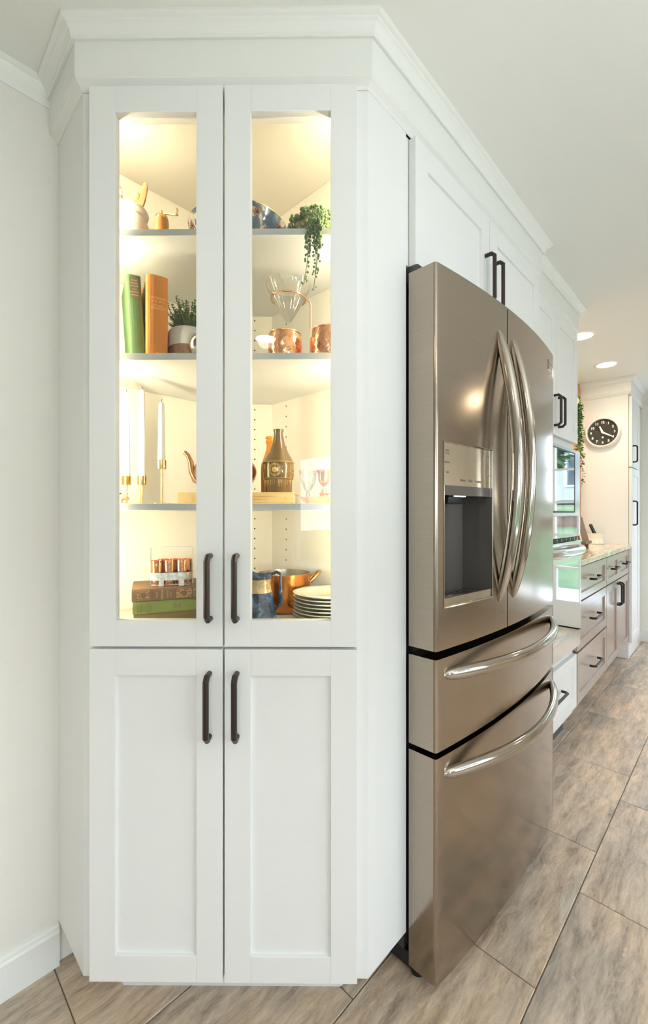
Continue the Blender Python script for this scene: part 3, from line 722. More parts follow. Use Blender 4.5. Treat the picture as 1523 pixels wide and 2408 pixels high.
cs = thing('cookbook_stand', 'dark wooden stand on the countertop behind the oven corner', 'book stand', MS)
obj('base', MB().box(-.09, .09, -.052, .060, .030, .050), 'dkwood', cs, bevel=.004)
for x in (-.065, .065): obj('foot', MB().box(x - .015, x + .015, -.035, .050, 0, .030), 'dkwood', cs)
obj('backrest', slant(.08, -.018, .028, .050, .225, .010), 'dkwood', cs)
bk = thing('cookbook', 'pale page cookbook leaning on the dark wooden stand', 'book', MS)
obj('pages', slant(.085, -.0320, .0125, .0505, .220, .0115), 'page', bk)
obj('cover', slant(.087, -.0345, .0105, .0502, .223, .0022), 'brownbk', bk)

random.seed(4)
# trailing ivy in a small pot on a corner bracket fixed to the wooden post
MI = MF @ T(1.20, .318, 1.985)
iv = thing('hanging_ivy', 'green trailing ivy hanging in front of the wooden post by the clock', 'plant', MI)
obj('pot', MB().lathe([(.001, 0), (.035, 0), (.045, .07), (.040, .07), (.033, .055), (.001, .055)], None, 20), 'potwhite', iv)
cord = MB()
for k in range(3):
    a = R(120 * k); cord.tube([(.043 * math.cos(a), .043 * math.sin(a), .068), (0, 0, .20)], .0012, 5)
cord.tube([(0, 0, .20), (0, 0, CEIL - 1.985)], .0012, 5)
obj('hanging_cord', cord, 'dkwood', iv)
def leaf(mb, p, d, up, L, w):
    p = Vector(p); d = Vector(d).normalized(); s_ = d.cross(Vector(up)).normalized(); n_ = s_.cross(d)
    mb.add([tuple(p), tuple(p + d * L * .45 + s_ * w), tuple(p + d * L), tuple(p + d * L * .45 - s_ * w), tuple(p + d * L * .45 + n_ * w * .35)],
           [(0, 1, 4), (1, 2, 4), (2, 3, 4), (3, 0, 4)])
lv = MB(); stm = MB()
for k in range(7):
    a = random.uniform(-2.2, -.3) if k else -.9; L = (.66, .50, .42, .36, .30, .55, .25)[k]
    x0, y0 = .04 * math.cos(a), .04 * math.sin(a); p = Vector((x0, y0, .07)); pts = [tuple(p)]
    p = p + Vector((.012 * math.cos(a), .012 * math.sin(a), -.02)); pts.append(tuple(p)); n_ = int(L / .02)
    for i in range(n_):
        p = p + Vector((random.uniform(-.006, .006), random.uniform(-.007, .006), -.02)); pts.append(tuple(p))
        for q in range(3 if i < n_ * .75 else 1):
            aa = random.uniform(0, 6.28); leaf(lv, p, (math.cos(aa), math.sin(aa), random.uniform(-.9, -.1)), (0, 0, 1), random.uniform(.022, .040), random.uniform(.009, .014))
    stm.tube(pts, .001, 4)
for i in range(60):
    a = random.uniform(0, 6.28); r = random.uniform(.0, .05); leaf(lv, (r * math.cos(a), r * math.sin(a), .06 + random.uniform(0, .03)), (math.cos(a), math.sin(a), random.uniform(-.4, .8)), (0, 0, 1), .028, .010)
obj('leaves', lv, 'ivy', iv, kind='stuff'); obj('stems', stm, 'leafdk', iv, kind='stuff')

# ---------------------------------------------------------------- recessed ceiling lamps
lamps = [((3.00, .725), 'round recessed ceiling lamp above the counter, nearest the oven cabinet'), ((3.70, .735), 'round recessed ceiling lamp in front of the clock'),
         ((-.805, -.235), 'round recessed ceiling lamp above the photographer, left'), ((.9, -1.7), 'round recessed ceiling lamp across from the refrigerator'), ((3.7, -1.3), 'round recessed ceiling lamp across from the oven')]
for i, ((x, y), lb) in enumerate(lamps):
    t_ = thing('ceiling_lamp', lb, 'ceiling lamp', T(x, y, CEIL), 'recessed ceiling lamps')
    obj('lens', MB().lathe([(.001, -.004), (.060, -.004)], None, 32), 'can', t_)
    obj('rim', MB().lathe([(.060, -.0045), (.078, -.003), (.080, -.0002), (.058, -.0002)], None, 32, cap=False), 'canrim', t_)
    lamp((x, y, CEIL - .012), 15. if i < 2 else 9., WARM, .05)

# ================================================================ things on the shelves (cabinet-local plan)
def at(x, y, z, rz=0.): return MC @ T(x, y, z, rz)
# ---- top shelf
cr = thing('utensil_crock', 'cream stoneware crock at the left end of the top shelf', 'crock', at(.0506, .1175, Z1))
obj('body', MB().lathe([(.001, 0), (.040, 0), (.047, .012), (.051, .035), (.049, .062), (.042, .080), (.0385, .086), (.0385, .090), (.0445, .094), (.0465, .100), (.044, .106), (.040, .106), (.035, .09), (.040, .05), (.001, .01)], None, 40), 'ceram', cr)
def spatula(x, y, rz, tilt, L, w, label, name='wooden_spatula', m='spoonwood', stripes=False):
    t_ = thing(name, label, 'utensil', at(.0506 + x, .1175 + y, Z1 + .015) @ Matrix.Rotation(rz, 4, 'Z') @ Matrix.Rotation(tilt, 4, 'Y'), 'utensils in the cream crock')
    obj('shaft', MB().tube([(0, 0, 0), (0, 0, L * .7)], .004, 8), m, t_)
    hd = MB(); n = 12; pr = []
    for i in range(n + 1):
        u = i / n; pr.append((w * .78 * max(.12, (1 - abs(2 * u - 1) ** 3.2)) ** .5, L * .62 + L * .38 * u))
    vs = []; fs = []
    for x_, z_ in pr: vs += [(-x_, -.003, z_), (x_, -.003, z_), (-x_, .003, z_), (x_, .003, z_)]
    for i in range(n):
        k = 4 * i; fs += [(k, k + 1, k + 5, k + 4), (k + 3, k + 2, k + 6, k + 7), (k + 1, k + 3, k + 7, k + 5), (k + 2, k, k + 4, k + 6)]
    fs += [(0, 2, 3, 1), (4 * n, 4 * n + 1, 4 * n + 3, 4 * n + 2)]
    h = obj('head', hd.add(vs, fs), m, t_)
    if stripes:
        for r_ in range(4):
            for c_ in range(2):
                if (r_ + c_) % 2: obj('painted_square', MB().box(-w * .9 + c_ * w * .9, c_ * w * .9, -.0038, .0038, L * .66 + r_ * L * .075, L * .66 + (r_ + 1) * L * .075), 'wax', t_)
spatula(.010, .0, R(0), R(11), .165, .0095, 'tallest orange wooden spoon leaning right in the cream crock', 'wooden_spoon')
spatula(.006, -.012, R(8), R(15), .148, .0085, 'rightmost rounded wooden spoon in the cream crock', 'wooden_spoon')
spatula(.002, .012, R(-20), R(9), .140, .006, 'narrow wooden spoon behind the others in the cream crock', 'wooden_spoon')
spatula(-.014, -.006, R(0), R(-5), .158, .011, 'white checkered wooden spatula leaning left in the crock', stripes=True)
spatula(-.022, .012, R(10), R(-9), .150, .010, 'checkered wooden spatula half hidden by the door frame', stripes=True)
gr = thing('pepper_mill', 'orange wooden pepper mill with a brass crank on the top shelf', 'pepper mill', at(.1402, .0983, Z1))
obj('body', MB().lathe([(.001, 0), (.0175, 0), (.0175, .010), (.0155, .016), (.0168, .04), (.0175, .060), (.0165, .070), (.001, .072)], None, 28), 'ltwood', gr)
obj('cap', MB().lathe([(.016, .069), (.0145, .078), (.009, .083), (.001, .084)], None, 28), 'brass', gr)
ck_ = obj('crank', MB().tube([(0, 0, .086), (.010, -.002, .084), (.022, -.006, .081), (.034, -.009, .0765), (.042, -.011, .075)], [.0022, .0022, .0026, .0022, .0024], 8), 'brass', gr)
obj('knob', MB().sphere((0, 0, .0895), .004, sc=(1, 1, 1.5)).lathe([(.001, .073), (.0038, .074), (.0022, .080), (.0040, .086), (.0028, .090), (.001, .091)], T(.042, -.011, 0), 14), 'brass', ck_)
bw = thing('floral_bowl', 'large blue floral porcelain bowl in the middle of the top shelf', 'bowl', at(.3164, .1798, Z1))
obj('body', MB().lathe([(.001, .002), (.050, 0), (.050, .006), (.062, .010), (.092, .030), (.115, .057), (.126, .080), (.130, .0925)], None, 64, cap=False), 'bowl', bw)
obj('inside', MB().lathe([(.130, .0925), (.1285, .0930), (.123, .080), (.111, .058), (.088, .033), (.058, .014), (.001, .010)], None, 64, cap=False), 'bowlin', bw)
obj('gold_rim', MB().lathe([(.1302, .0915), (.1306, .0928), (.1296, .0938), (.1286, .0928)], None, 64, cap=False), 'brass', bw)
fo = MB(); fi = MB()
for ang, rr, zz in ((-58, .1235, .073), (-42, .108, .048), (-24, .122, .070), (-75, .105, .044), (-100, .122, .070), (-125, .105, .045), (-10, .105, .045), (-150, .122, .07)):
    c = Vector((rr * math.cos(R(ang)), rr * math.sin(R(ang)), zz)); n_ = Vector((math.cos(R(ang)) * .8, math.sin(R(ang)) * .8, -.6)).normalized()
    t1 = Vector((-math.sin(R(ang)), math.cos(R(ang)), 0)); t2 = n_.cross(t1)
    for k in range(6):
        q = c + (t1 * math.cos(R(60 * k)) + t2 * math.sin(R(60 * k))) * .0062; fo.sphere(tuple(q), .0028, 8, 5)
    fi.sphere(tuple(c + n_ * .0006), .0026, 8, 5)
obj('flowers', fo, 'flower', bw, kind='stuff'); obj('flower_hearts', fi, 'ink', bw, kind='stuff')
# string-of-pearls plant
random.seed(9)
sp = thing('string_of_pearls', 'green bead-leaved trailing plant spilling over the right end of the top shelf', 'plant', at(.5073, .1016, Z1))
obj('pot', MB().lathe([(.001, 0), (.034, 0), (.041, .045), (.038, .045), (.036, .036), (.001, .036)], None, 24), 'dkwood', sp)
be = MB(); st_ = MB()
def bead(mb, p, r):
    t_ = (1 + 5 ** .5) / 2; q = r / math.sqrt(1 + t_ * t_)
    rm = Matrix.Translation(p) @ Matrix.Rotation(random.uniform(0, 6), 4, Vector((random.random(), random.random(), random.random() + .1)))
    vs = [(-1, t_, 0), (1, t_, 0), (-1, -t_, 0), (1, -t_, 0), (0, -1, t_), (0, 1, t_), (0, -1, -t_), (0, 1, -t_), (t_, 0, -1), (t_, 0, 1), (-t_, 0, -1), (-t_, 0, 1)]
    fs = [(0, 11, 5), (0, 5, 1), (0, 1, 7), (0, 7, 10), (0, 10, 11), (1, 5, 9), (5, 11, 4), (11, 10, 2), (10, 7, 6), (7, 1, 8), (3, 9, 4), (3, 4, 2), (3, 2, 6), (3, 6, 8), (3, 8, 9), (4, 9, 5), (2, 4, 11), (6, 2, 10), (8, 6, 7), (9, 8, 1)]
    mb.add([(a * q, b * q, c * q * 1.25) for a, b, c in vs], fs, rm, smooth=True)
for i in range(620):
    a = random.uniform(0, 6.28); r = random.uniform(.005, .054) ; x = r * math.cos(a); y = r * math.sin(a) * .8
    top = .085 + .022 * max(0, x / .05) - .035 * (r / .054) ** 2
    z = random.uniform(.022 + .02 * (1 - r / .054), top + .012)
    bead(be, (x, y, z), random.uniform(.0032, .0047))
for (x0, x1, L, amp) in ((.008, -.006, .150, .004), (.024, .018, .128, .004), (.014, .006, .085, .006), (.020, .030, .060, .006), (.030, .016, .165, .003)):
    n_ = int(L / .0045); p = []
    ys = -.095
    p.append((x0, -.03, .075)); p.append((x0, -.062, .050)); p.append((x0, -.088, .018))
    for i in range(n_):
        t_ = i / n_; x = x0 + (x1 - x0) * t_ + amp * math.sin(t_ * 9 + x0 * 300) * .4; z = .005 - t_ * L
        p.append((x, ys, z)); r = .0044 - .0020 * t_
        if random.random() < .93 - .35 * t_: bead(be, (x + random.choice((-1, 1)) * random.uniform(.002, .0062), ys + random.uniform(-.003, .003), z), r * random.uniform(.75, 1.1))
        if t_ < .45: bead(be, (x + random.uniform(-.006, .006), ys + random.uniform(-.002, .004), z), r)
    st_.tube(p, .0008, 5)
    for i in range(14):
        u = random.random(); bead(be, (x0 + random.uniform(-.008, .008), -.035 - .052 * u, .075 - .058 * u + random.uniform(-.004, .006)), .0042)
obj('bead_leaves', be, 'pearl', sp, kind='stuff'); obj('stems', st_, 'leafdk', sp, kind='stuff')

# ---- second shelf
def book(name, label, m, w, h, d, cover, spine=.004, group=None, round_=.004):
    """spine faces -y, width along x, height along z, depth along +y"""
    t_ = thing(name, label, 'book', m, group)
    c = .0025; n = 8
    sp_ = [(w * (.5 - .5 * math.cos(math.pi * i / n)), -round_ * math.sin(math.pi * i / n)) for i in range(n + 1)]
    inner_ = [(w - c, d), (w - c, .004), (c, .004), (c, d)]
    pl = sp_ + [(w, d)] + inner_ + [(0, d)]
    mb = MB(); k = len(pl); vs = [(x, y, 0) for x, y in pl] + [(x, y, h) for x, y in pl]
    fs = [(i, (i + 1) % k, k + (i + 1) % k, k + i) for i in range(k)]
    # end caps as strips: spine block and two boards
    for o_, rev in ((0, False), (k, True)):
        a_ = [list(range(0, n + 1)) + [n + 3, n + 4], [n, n + 1, n + 2, n + 3], [0, n + 4, n + 5, n + 6]]
        for q in a_:
            q = [i + o_ for i in q]; fs.append(q if rev else q[::-1])
    obj('cover', mb.add(vs, fs), cover, t_)
    obj('pages', MB().box(c + .0002, w - c - .0002, .0042, d - .004, .003, h - .003), 'pages', t_)
    return t_
g1 = book('book', 'green cloth book with a dark title label leaning beside the orange book', at(.0815, .0625, Z2 + .0012, R(30)) @ Matrix.Rotation(R(-3.6), 4, 'Y'), .032, .200, .125, 'greenbk')
obj('title_label', MB().box(.006, .026, -.0050, -.0036, .146, .192), 'label', g1)
for i, (t_, sz) in enumerate((('Some', .0062), ('Notable', .0052), ('NATURE', .0046), ('of the', .0044), ('AUTHOR', .0046), ('HISTORY', .0043))): text(t_, sz, T(.016, -.0052, .187 - i * .0072) @ FRONT, 'gilt', g1, ext=.0001)
o1 = book('book', 'thick orange cloth book standing upright on the second shelf', at(.1185, .0600, Z2, R(29.5)), .049, .203, .135, 'orangebk', round_=.007)
for t_, sz, z in (('CENTENNIAL', .0066, .147), ('N R  W K', .0078, .139), ('INDIANA', .0062, .129), ('CALENDAR', .0068, .1225)): text(t_, sz, T(.0255, -.0073, z) @ FRONT, 'giltor', o1, ext=.0001, sx=.92)
obj('emblem', MB().lathe([(.001, -.0002), (.004, -.0002), (.004, .0002), (.001, .0002)], T(.0245, -.0072, .012) @ AX, 12), 'giltor', o1)
pl = thing('planter', 'round white planter with a banded dark wood base on the second shelf', 'pot', at(.1965, .1400, Z2))
obj('base', MB().lathe([(.001, 0), (.047, 0), (.0515, .020), (.0535, .046), (.001, .046)], None, 48), 'potwood', pl)
obj('gold_stripe', MB().box(-.003, .004, -.0548, -.045, .0, .046, Matrix.Rotation(R(-6), 4, 'Z') @ Matrix.Rotation(R(-6), 4, 'X') @ T(0, .004, 0)), 'ltwood', pl)
obj('upper_band', MB().lathe([(.0525, .0465), (.0535, .0465), (.0538, .070), (.0515, .088), (.047, .0935), (.043, .0935), (.046, .080), (.046, .05)], None, 48, cap=False), 'potwhite', pl)
obj('soil', MB().lathe([(.001, .084), (.0455, .084)], None, 24), 'soil', pl)
random.seed(21)
hb = thing('herb_plant', 'bushy dark green plant growing in the white planter', 'plant', at(.1965, .1400, Z2 + .084))
lv = MB(); stm = MB()
for k in range(90):
    a = random.uniform(0, 6.28); r0 = random.uniform(0, .03); sp_ = random.uniform(.2, 1.0); L = random.uniform(.035, .085) if k > 8 else random.uniform(.075, .10)
    p = Vector((r0 * math.cos(a), r0 * math.sin(a), 0)); d = Vector((math.cos(a) * sp_ * .62, math.sin(a) * sp_ * .45, 1)).normalized(); pts = [tuple(p)]; n_ = int(L / .006)
    for i in range(n_):
        d = (d + Vector((random.uniform(-.1, .1), random.uniform(-.1, .1), random.uniform(-.08, .02)))).normalized(); p = p + d * .006; pts.append(tuple(p))
        for q in range(3):
            aa = random.uniform(0, 6.28); leaf(lv, p, (math.cos(aa), math.sin(aa), .5), (0, 0, 1), random.uniform(.007, .012) * (1.1 - .5 * i / n_), .0022)
    stm.tube(pts, .0008, 4)
for k in range(60):
    a = random.uniform(0, 6.28); p = Vector((random.uniform(0, .03) * math.cos(a), random.uniform(0, .03) * math.sin(a), .0)); L = random.uniform(.03, .06)
    pts = [tuple(p + Vector((math.cos(a) * L * .7 * u * u, math.sin(a) * L * .7 * u * u, L * u - .2 * L * u * u))) for u in (0, .3, .6, .8, 1)]; lv.tube(pts, [.0012, .0016, .0014, .001, .0004], 4)
obj('leaves', lv, 'leafdk', hb, kind='stuff'); obj('stems', stm, 'leafdk', hb, kind='stuff')
tag(obj('glass_ball', MB().sphere((0, 0, .0302), .030, 28, 18, m=at(.2500, .0640, Z2)), 'gball'), 'silvery mercury glass ball in front of the white planter', 'ornament')
ds = thing('dripper_stand', 'copper ring stand holding the glass coffee dripper', 'stand', at(.4572, .0911, Z2))
rg = [(.0427 * math.cos(R(a)), .0427 * math.sin(R(a)), .155) for a in range(0, 361, 9)]
obj('ring', MB().tube(rg, .0022, 8), 'copper', ds)
obj('rod', MB().tube([(.0427, .002, .155), (.050, .008, .156), (.0535, .013, .154), (.0545, .0155, .149), (.0545, .0155, .0)], .0024, 10), 'copper', ds)
obj('base', MB().box(.044, .066, .006, .075, 0, .004), 'copper', ds, bevel=.001)
dg = thing('coffee_dripper', 'clear ribbed glass cone resting in the copper ring stand', 'coffee dripper', at(.4572, .0911, Z2))
def ribbed(prof, amp, nr, seg=144):
    vs = []; fs = []; k = len(prof)
    for i in range(seg):
        a = 2 * math.pi * i / seg
        for r, z, w in prof: rr = r * (1 + amp * w * math.cos(nr * a)); vs.append((rr * math.cos(a), rr * math.sin(a), z))
    for i in range(seg):
        j = (i + 1) % seg
        for q in range(k - 1): fs.append((i * k + q, j * k + q, j * k + q + 1, i * k + q + 1))
    return MB().add(vs, fs, smooth=True)
obj('cone', ribbed([(.006, .100, 0), (.009, .104, 1), (.020, .123, 1), (.0405, .158, .6), (.052, .180, .2), (.0555, .190, 0), (.056, .1915, 0)], .03, 24), 'crystal', dg)
def hammered(R0, R1, RB, h, seg=72, rows=26):
    vs = []; fs = []
    for j in range(rows + 1):
        u = j / rows; r = R0 * (1 - u) + R1 * u + RB * math.sin(math.pi * u ** .8)
        for i in range(seg):
            a = 2 * math.pi * i / seg; q = 1 + .011 * math.cos(18 * a + 1.2 * math.sin(u * 9)) * math.sin(u * 26 + 1.5 * math.cos(a * 3)) if .06 < u < .94 else 1
            vs.append((r * q * math.cos(a), r * q * math.sin(a), h * u))
    for j in range(rows):
        for i in range(seg): w = (i + 1) % seg; fs.append((j * seg + i, j * seg + w, (j + 1) * seg + w, (j + 1) * seg + i))
    fs.append(list(range(seg))[::-1])
    return MB().add(vs, fs, smooth=True)
def mug(label, m, s_=1.):
    t_ = thing('copper_mug', label, 'mug', m, 'hammered copper mugs on the second shelf')
    obj('body', hammered(.036 * s_, .0375 * s_, .005 * s_, .064 * s_), 'copper', t_)
    obj('inside', MB().lathe([(.0375 * s_, .064 * s_), (.0365 * s_, .0635 * s_), (.036 * s_, .01), (.001, .006)], None, 40, cap=False), 'tin', t_)
    obj('rim', MB().lathe([(.0372 * s_, .0625 * s_), (.0392 * s_, .0632 * s_), (.0392 * s_, .0652 * s_), (.0370 * s_, .0655 * s_)], None, 48, cap=False), 'brass', t_)
    obj('handle', MB().tube([(.039 * s_, 0, .052 * s_), (.050, 0, .055), (.058, 0, .050), (.060, 0, .040), (.055, 0, .028), (.048, 0, .018), (.0395 * s_, 0, .014)], .0026, 8), 'brass', t_)
mug('hammered copper mug under the glass coffee dripper', at(.4500, .0831, Z2, R(62)))
mug('hammered copper mug at the right edge of the second shelf', at(.5565, .0750, Z2, R(-30)), 1.07)

# ---- third shelf
def candlestick(x, y, hz, ct_, ls, lc):
    t_ = thing('candlestick', ls, 'candlestick', at(x, y, Z3), 'brass candlesticks on the third shelf')
    obj('base', MB().lathe([(.001, 0), (.0235, 0), (.0235, .002), (.004, .0035), (.001, .0035)], None, 32), 'brass', t_)
    obj('stem', MB().tube([(0, 0, .003), (0, 0, hz - .0215)], .0026, 10), 'brass', t_)
    obj('cup', MB().lathe([(.001, hz - .0222), (.0108, hz - .0222), (.0112, hz - .021), (.0112, hz), (.0100, hz), (.0100, hz - .016), (.001, hz - .016)], None, 28), 'brass', t_)
    c_ = thing('taper_candle', lc, 'candle', at(x, y, Z3 + hz - .0158), 'white taper candles on the third shelf')
    L = ct_ - (Z3 + hz - .0158)
    obj('wax', MB().lathe([(.001, 0), (.0094, 0), (.0092, .02), (.0068, L - .010), (.0055, L - .004), (.001, L)], None, 20), 'wax', c_)
    obj('wick', MB().tube([(0, 0, L), (0, 0, L + .004), (.001, 0, L + .007)], .0006, 5), 'black', c_)
candlestick(.0339, .1373, .0727, 1.4765, 'short brass candlestick at the far left behind the metal pig', 'leftmost tall white candle, in the short candlestick behind the pig')
candlestick(.0830, .1177, .0715, 1.4787, 'short brass candlestick second from the left', 'middle tall white candle with the highest tip')
candlestick(.1421, .0933, .1090, 1.4397, 'tall thin brass candlestick right of the two short ones', 'shorter white candle raised on the tall brass candlestick')
def skin(name, pts, edges, rad, material, parent, m=None, sub=2, label=None):
    me = bpy.data.meshes.new(name); me.from_pydata([tuple((m @ Vector(p)) if m else p) for p in pts], edges, []); me.materials.append(M[material])
    o = bpy.data.objects.new(name, me); COL.objects.link(o); o.parent = parent
    sk = o.modifiers.new('skin', 'SKIN'); sk.use_smooth_shade = True
    ly = me.skin_vertices[0].data if me.skin_vertices else None
    if ly is None:
        bm_ = __import__('bmesh').new(); bm_.from_mesh(me); bm_.verts.layers.skin.verify(); bm_.to_mesh(me); bm_.free(); ly = me.skin_vertices[0].data
    for i, r in enumerate(rad): ly[i].radius = (r, r) if not isinstance(r, tuple) else r; ly[i].use_root = (i == 0)
    sb = o.modifiers.new('sub', 'SUBSURF'); sb.levels = sub; sb.render_levels = sub
    return o
pg = thing('pig_figurine', 'small pale gold metal animal figurine with horns at the left of the third shelf', 'figurine', at(.0560, .0480, Z3))
pt = [(-.004, 0, .0165), (-.016, 0, .0175), (-.024, 0, .0155), (.008, 0, .0170), (.016, 0, .0150), (.0225, 0, .0120), (.0265, 0, .0095),
      (-.022, .005, .008), (-.0215, .005, .0005), (-.020, -.005, .008), (-.019, -.005, .0005), (.006, .005, .008), (.0065, .005, .0005), (.009, -.005, .008), (.0105, -.005, .0005), (-.029, 0, .012)]
ed = [(0, 1), (1, 2), (0, 3), (3, 4), (4, 5), (5, 6), (2, 7), (7, 8), (2, 9), (9, 10), (3, 11), (11, 12), (3, 13), (13, 14), (2, 15)]
skin('body', pt, ed, [.0098, .0092, .0065, .0088, .0066, .0050, .0026, .0028, .0016, .0028, .0016, .0026, .0016, .0026, .0016, .0012], 'pig', pg)
for s_ in (-1, 1): obj('horn', MB().tube([(.0175, .002 * s_, .018), (.0205, .006 * s_, .0225), (.0240, .008 * s_, .0275)], [.0012, .0009, .0003], 6), 'pig', pg)
for s_ in (-1, 1): obj('eye', MB().sphere((.0215, .0042 * s_, .0145), .0009, 8, 6), 'black', pg)
lb = thing('box_book', 'long cream book lying flat under the bottles and the copper kettle', 'book', at(.1873, .0790, Z3))
obj('cover', MB().box(0, .2845, 0, .170, 0, .0035).box(0, .2845, 0, .170, .025, .0285).box(0, .2845, 0, .0035, .0035, .025), 'creambk', lb, bevel=.0006)
obj('pages', MB().box(.003, .2815, .004, .166, .0036, .0249), 'pages', lb)
text('TEA', .019, T(.046, -.0004, .0135) @ FRONT, 'faint', lb)
text('Gourmet Kitchen Companion', .0052, T(.208, -.0004, .0185) @ FRONT, 'faint', lb)
text('AND THE TABLE', .0042, T(.198, -.0004, .0105) @ FRONT, 'faint', lb)
obj('emblem', MB().lathe([(.001, -.0003), (.0045, -.0003), (.0045, .0002), (.001, .0002)], T(.264, 0, .013) @ AX, 16), 'faint', lb)
ZB = Z3 + .0285
tp = thing('copper_kettle', 'dark copper kettle with a curved spout behind the middle door frames', 'kettle', at(.2850, .1650, ZB))
obj('body', MB().lathe([(.001, 0), (.042, 0), (.047, .002), (.053, .008), (.062, .018), (.070, .029), (.0765, .040), (.0800, .050), (.0810, .058), (.0795, .067), (.0755, .076), (.069, .084), (.060, .091), (.048, .097), (.038, .0995), (.030, .1005), (.001, .101)], None, 56), 'teapot', tp)
obj('lid', MB().lathe([(.031, .0995), (.028, .106), (.014, .113), (.005, .116), (.004, .122), (.008, .127), (.006, .133), (.001, .135)], None, 32), 'teapot', tp)
obj('spout', MB().tube([(-.062, 0, .035), (-.078, -.002, .040), (-.088, -.004, .060), (-.0915, -.005, .083), (-.0985, -.006, .101), (-.108, -.007, .110)], [.016, .013, .0095, .0072, .0060, .0052], 14), 'teapot', tp)
obj('handle', MB().tube([(.030, 0, .096), (.052, 0, .118), (.062, 0, .145), (.055, 0, .170), (.030, 0, .185), (0, 0, .188), (-.030, 0, .180), (-.045, 0, .160), (-.044, 0, .125), (-.032, 0, .096)], .0042, 10), 'brass', tp)
tag(obj('amber_bottle', MB().lathe([(.001, 0), (.0235, 0), (.0260, .003), (.0262, .070), (.0250, .080), (.0180, .100), (.0125, .118), (.0112, .128), (.0112, .136), (.0135, .137), (.0135, .143), (.0115, .1445), (.0115, .148), (.0138, .149), (.0135, .154), (.010, .154), (.010, .12), (.022, .08), (.022, .006), (.001, .004)], at(.4010, .1860, ZB), 40), 'amber'), 'amber glass bottle behind the embossed brown bottle', 'bottle')
va = thing('embossed_bottle', 'olive brown glass bottle embossed with a sunburst on the cream book', 'bottle', at(.4285, .1290, ZB))
obj('body', MB().lathe([(.001, 0), (.033, 0), (.0345, .004), (.035, .032), (.0372, .034), (.0385, .040), (.0395, .062), (.0390, .074), (.0405, .076), (.0385, .079), (.034, .088), (.024, .105), (.0165, .125), (.0122, .145), (.0110, .150), (.0118, .156), (.0140, .1615), (.0125, .1625), (.010, .158), (.009, .15), (.012, .13), (.03, .08), (.031, .005), (.001, .005)], None, 56), 'smoke', va)
sb_ = MB()
def onb(ang, z, r=.0393): return Vector((r * math.sin(ang), -r * math.cos(ang), z))
c0 = .057
for k in range(28):
    a = 2 * math.pi * k / 28; q = []
    for rr in (.0105, .0175 if k % 2 else .016): q.append(tuple(onb(-.12 + rr * math.cos(a) / .039, c0 + rr * math.sin(a))))
    sb_.tube(q, [.0006, .0012], 6)
for s_ in (.30, .62, .9, -.75, -1.0):
    for k in range(9): sb_.sphere(tuple(onb(s_ + .35 * (1 if s_ > 0 else -1), .040 + k * .004)), .0013, 6, 4)
obj('sunburst', sb_, 'emboss', va)
obj('medallion', MB().sphere(tuple(onb(-.12, c0, .0365)), .0088, 20, 12, sc=(1, .55, 1)), 'emboss', va)
dr_ = MB()
for k in range(40): a = random.uniform(-1.4, 1.4); z = random.uniform(.012, .031); dr_.tube([tuple(onb(a, z, .0349)), tuple(onb(a, .0325, .0352))], [.0005, .0008], 5)
obj('drip_ridges', dr_, 'emboss', va)
for z_ in (.036, .0765): obj('raised_band', MB().lathe([(.0375 + (z_ > .05) * .0022, z_), (.0388 + (z_ > .05) * .0022, z_ + .001), (.0375 + (z_ > .05) * .0022, z_ + .002)], None, 48, cap=False), 'emboss', va)
gg = thing('glass_goblet', 'clear crystal goblet right of the embossed bottle', 'glass', at(.5020, .1700, Z3))
obj('bowl', ribbed([(.003, .034, 0), (.010, .040, 1), (.019, .060, 1), (.023, .085, .3), (.0235, .092, 0)], .03, 12, 72), 'crystal', gg)
obj('stem', MB().lathe([(.001, 0), (.020, .0005), (.020, .002), (.004, .005), (.003, .018), (.005, .024), (.003, .034), (.001, .035)], None, 28), 'crystal', gg)
ty = thing('leaf_tray', 'orange wooden tray with a leaf tip under the small copper cup', 'tray', at(.4865, .0750, Z3))
obj('body', MB().box(.020, .125, 0, .058, 0, .0172), 'ltwood', ty, bevel=.001)
obj('leaf_tip', MB().add([(.020, .002, .001), (.020, .055, .001), (.020, .055, .0165), (.020, .002, .0165), (.000, .004, .0150), (.000, .050, .0150), (.000, .050, .0170), (.000, .004, .0170), (.009, .003, .006), (.009, .052, .006)],
    [(0, 1, 9, 8), (8, 9, 5, 4), (4, 5, 6, 7), (7, 6, 2, 3), (0, 8, 4, 7, 3), (1, 2, 6, 5, 9)]), 'ltwood', ty)
cc = thing('copper_cup', 'small footed copper cup standing on the orange wooden tray', 'cup', at(.5450, .1040, Z3 + .0172))
obj('bowl', MB().lathe([(.003, .026), (.006, .030), (.0125, .036), (.0145, .046), (.0150, .056), (.0190, .066), (.0200, .067), (.0185, .067), (.013, .056), (.012, .040), (.001, .033)], None, 36), 'copper', cc)
obj('foot', MB().lathe([(.001, 0), (.0115, 0), (.0115, .003), (.0095, .005), (.0125, .009), (.0075, .013), (.0055, .022), (.004, .027), (.001, .027)], None, 30), 'brass', cc)
obj('handle', MB().tube([(.011, 0, .010), (.024, 0, .008), (.034, 0, .012), (.040, 0, .020)], .0022, 8), 'brass', cc)

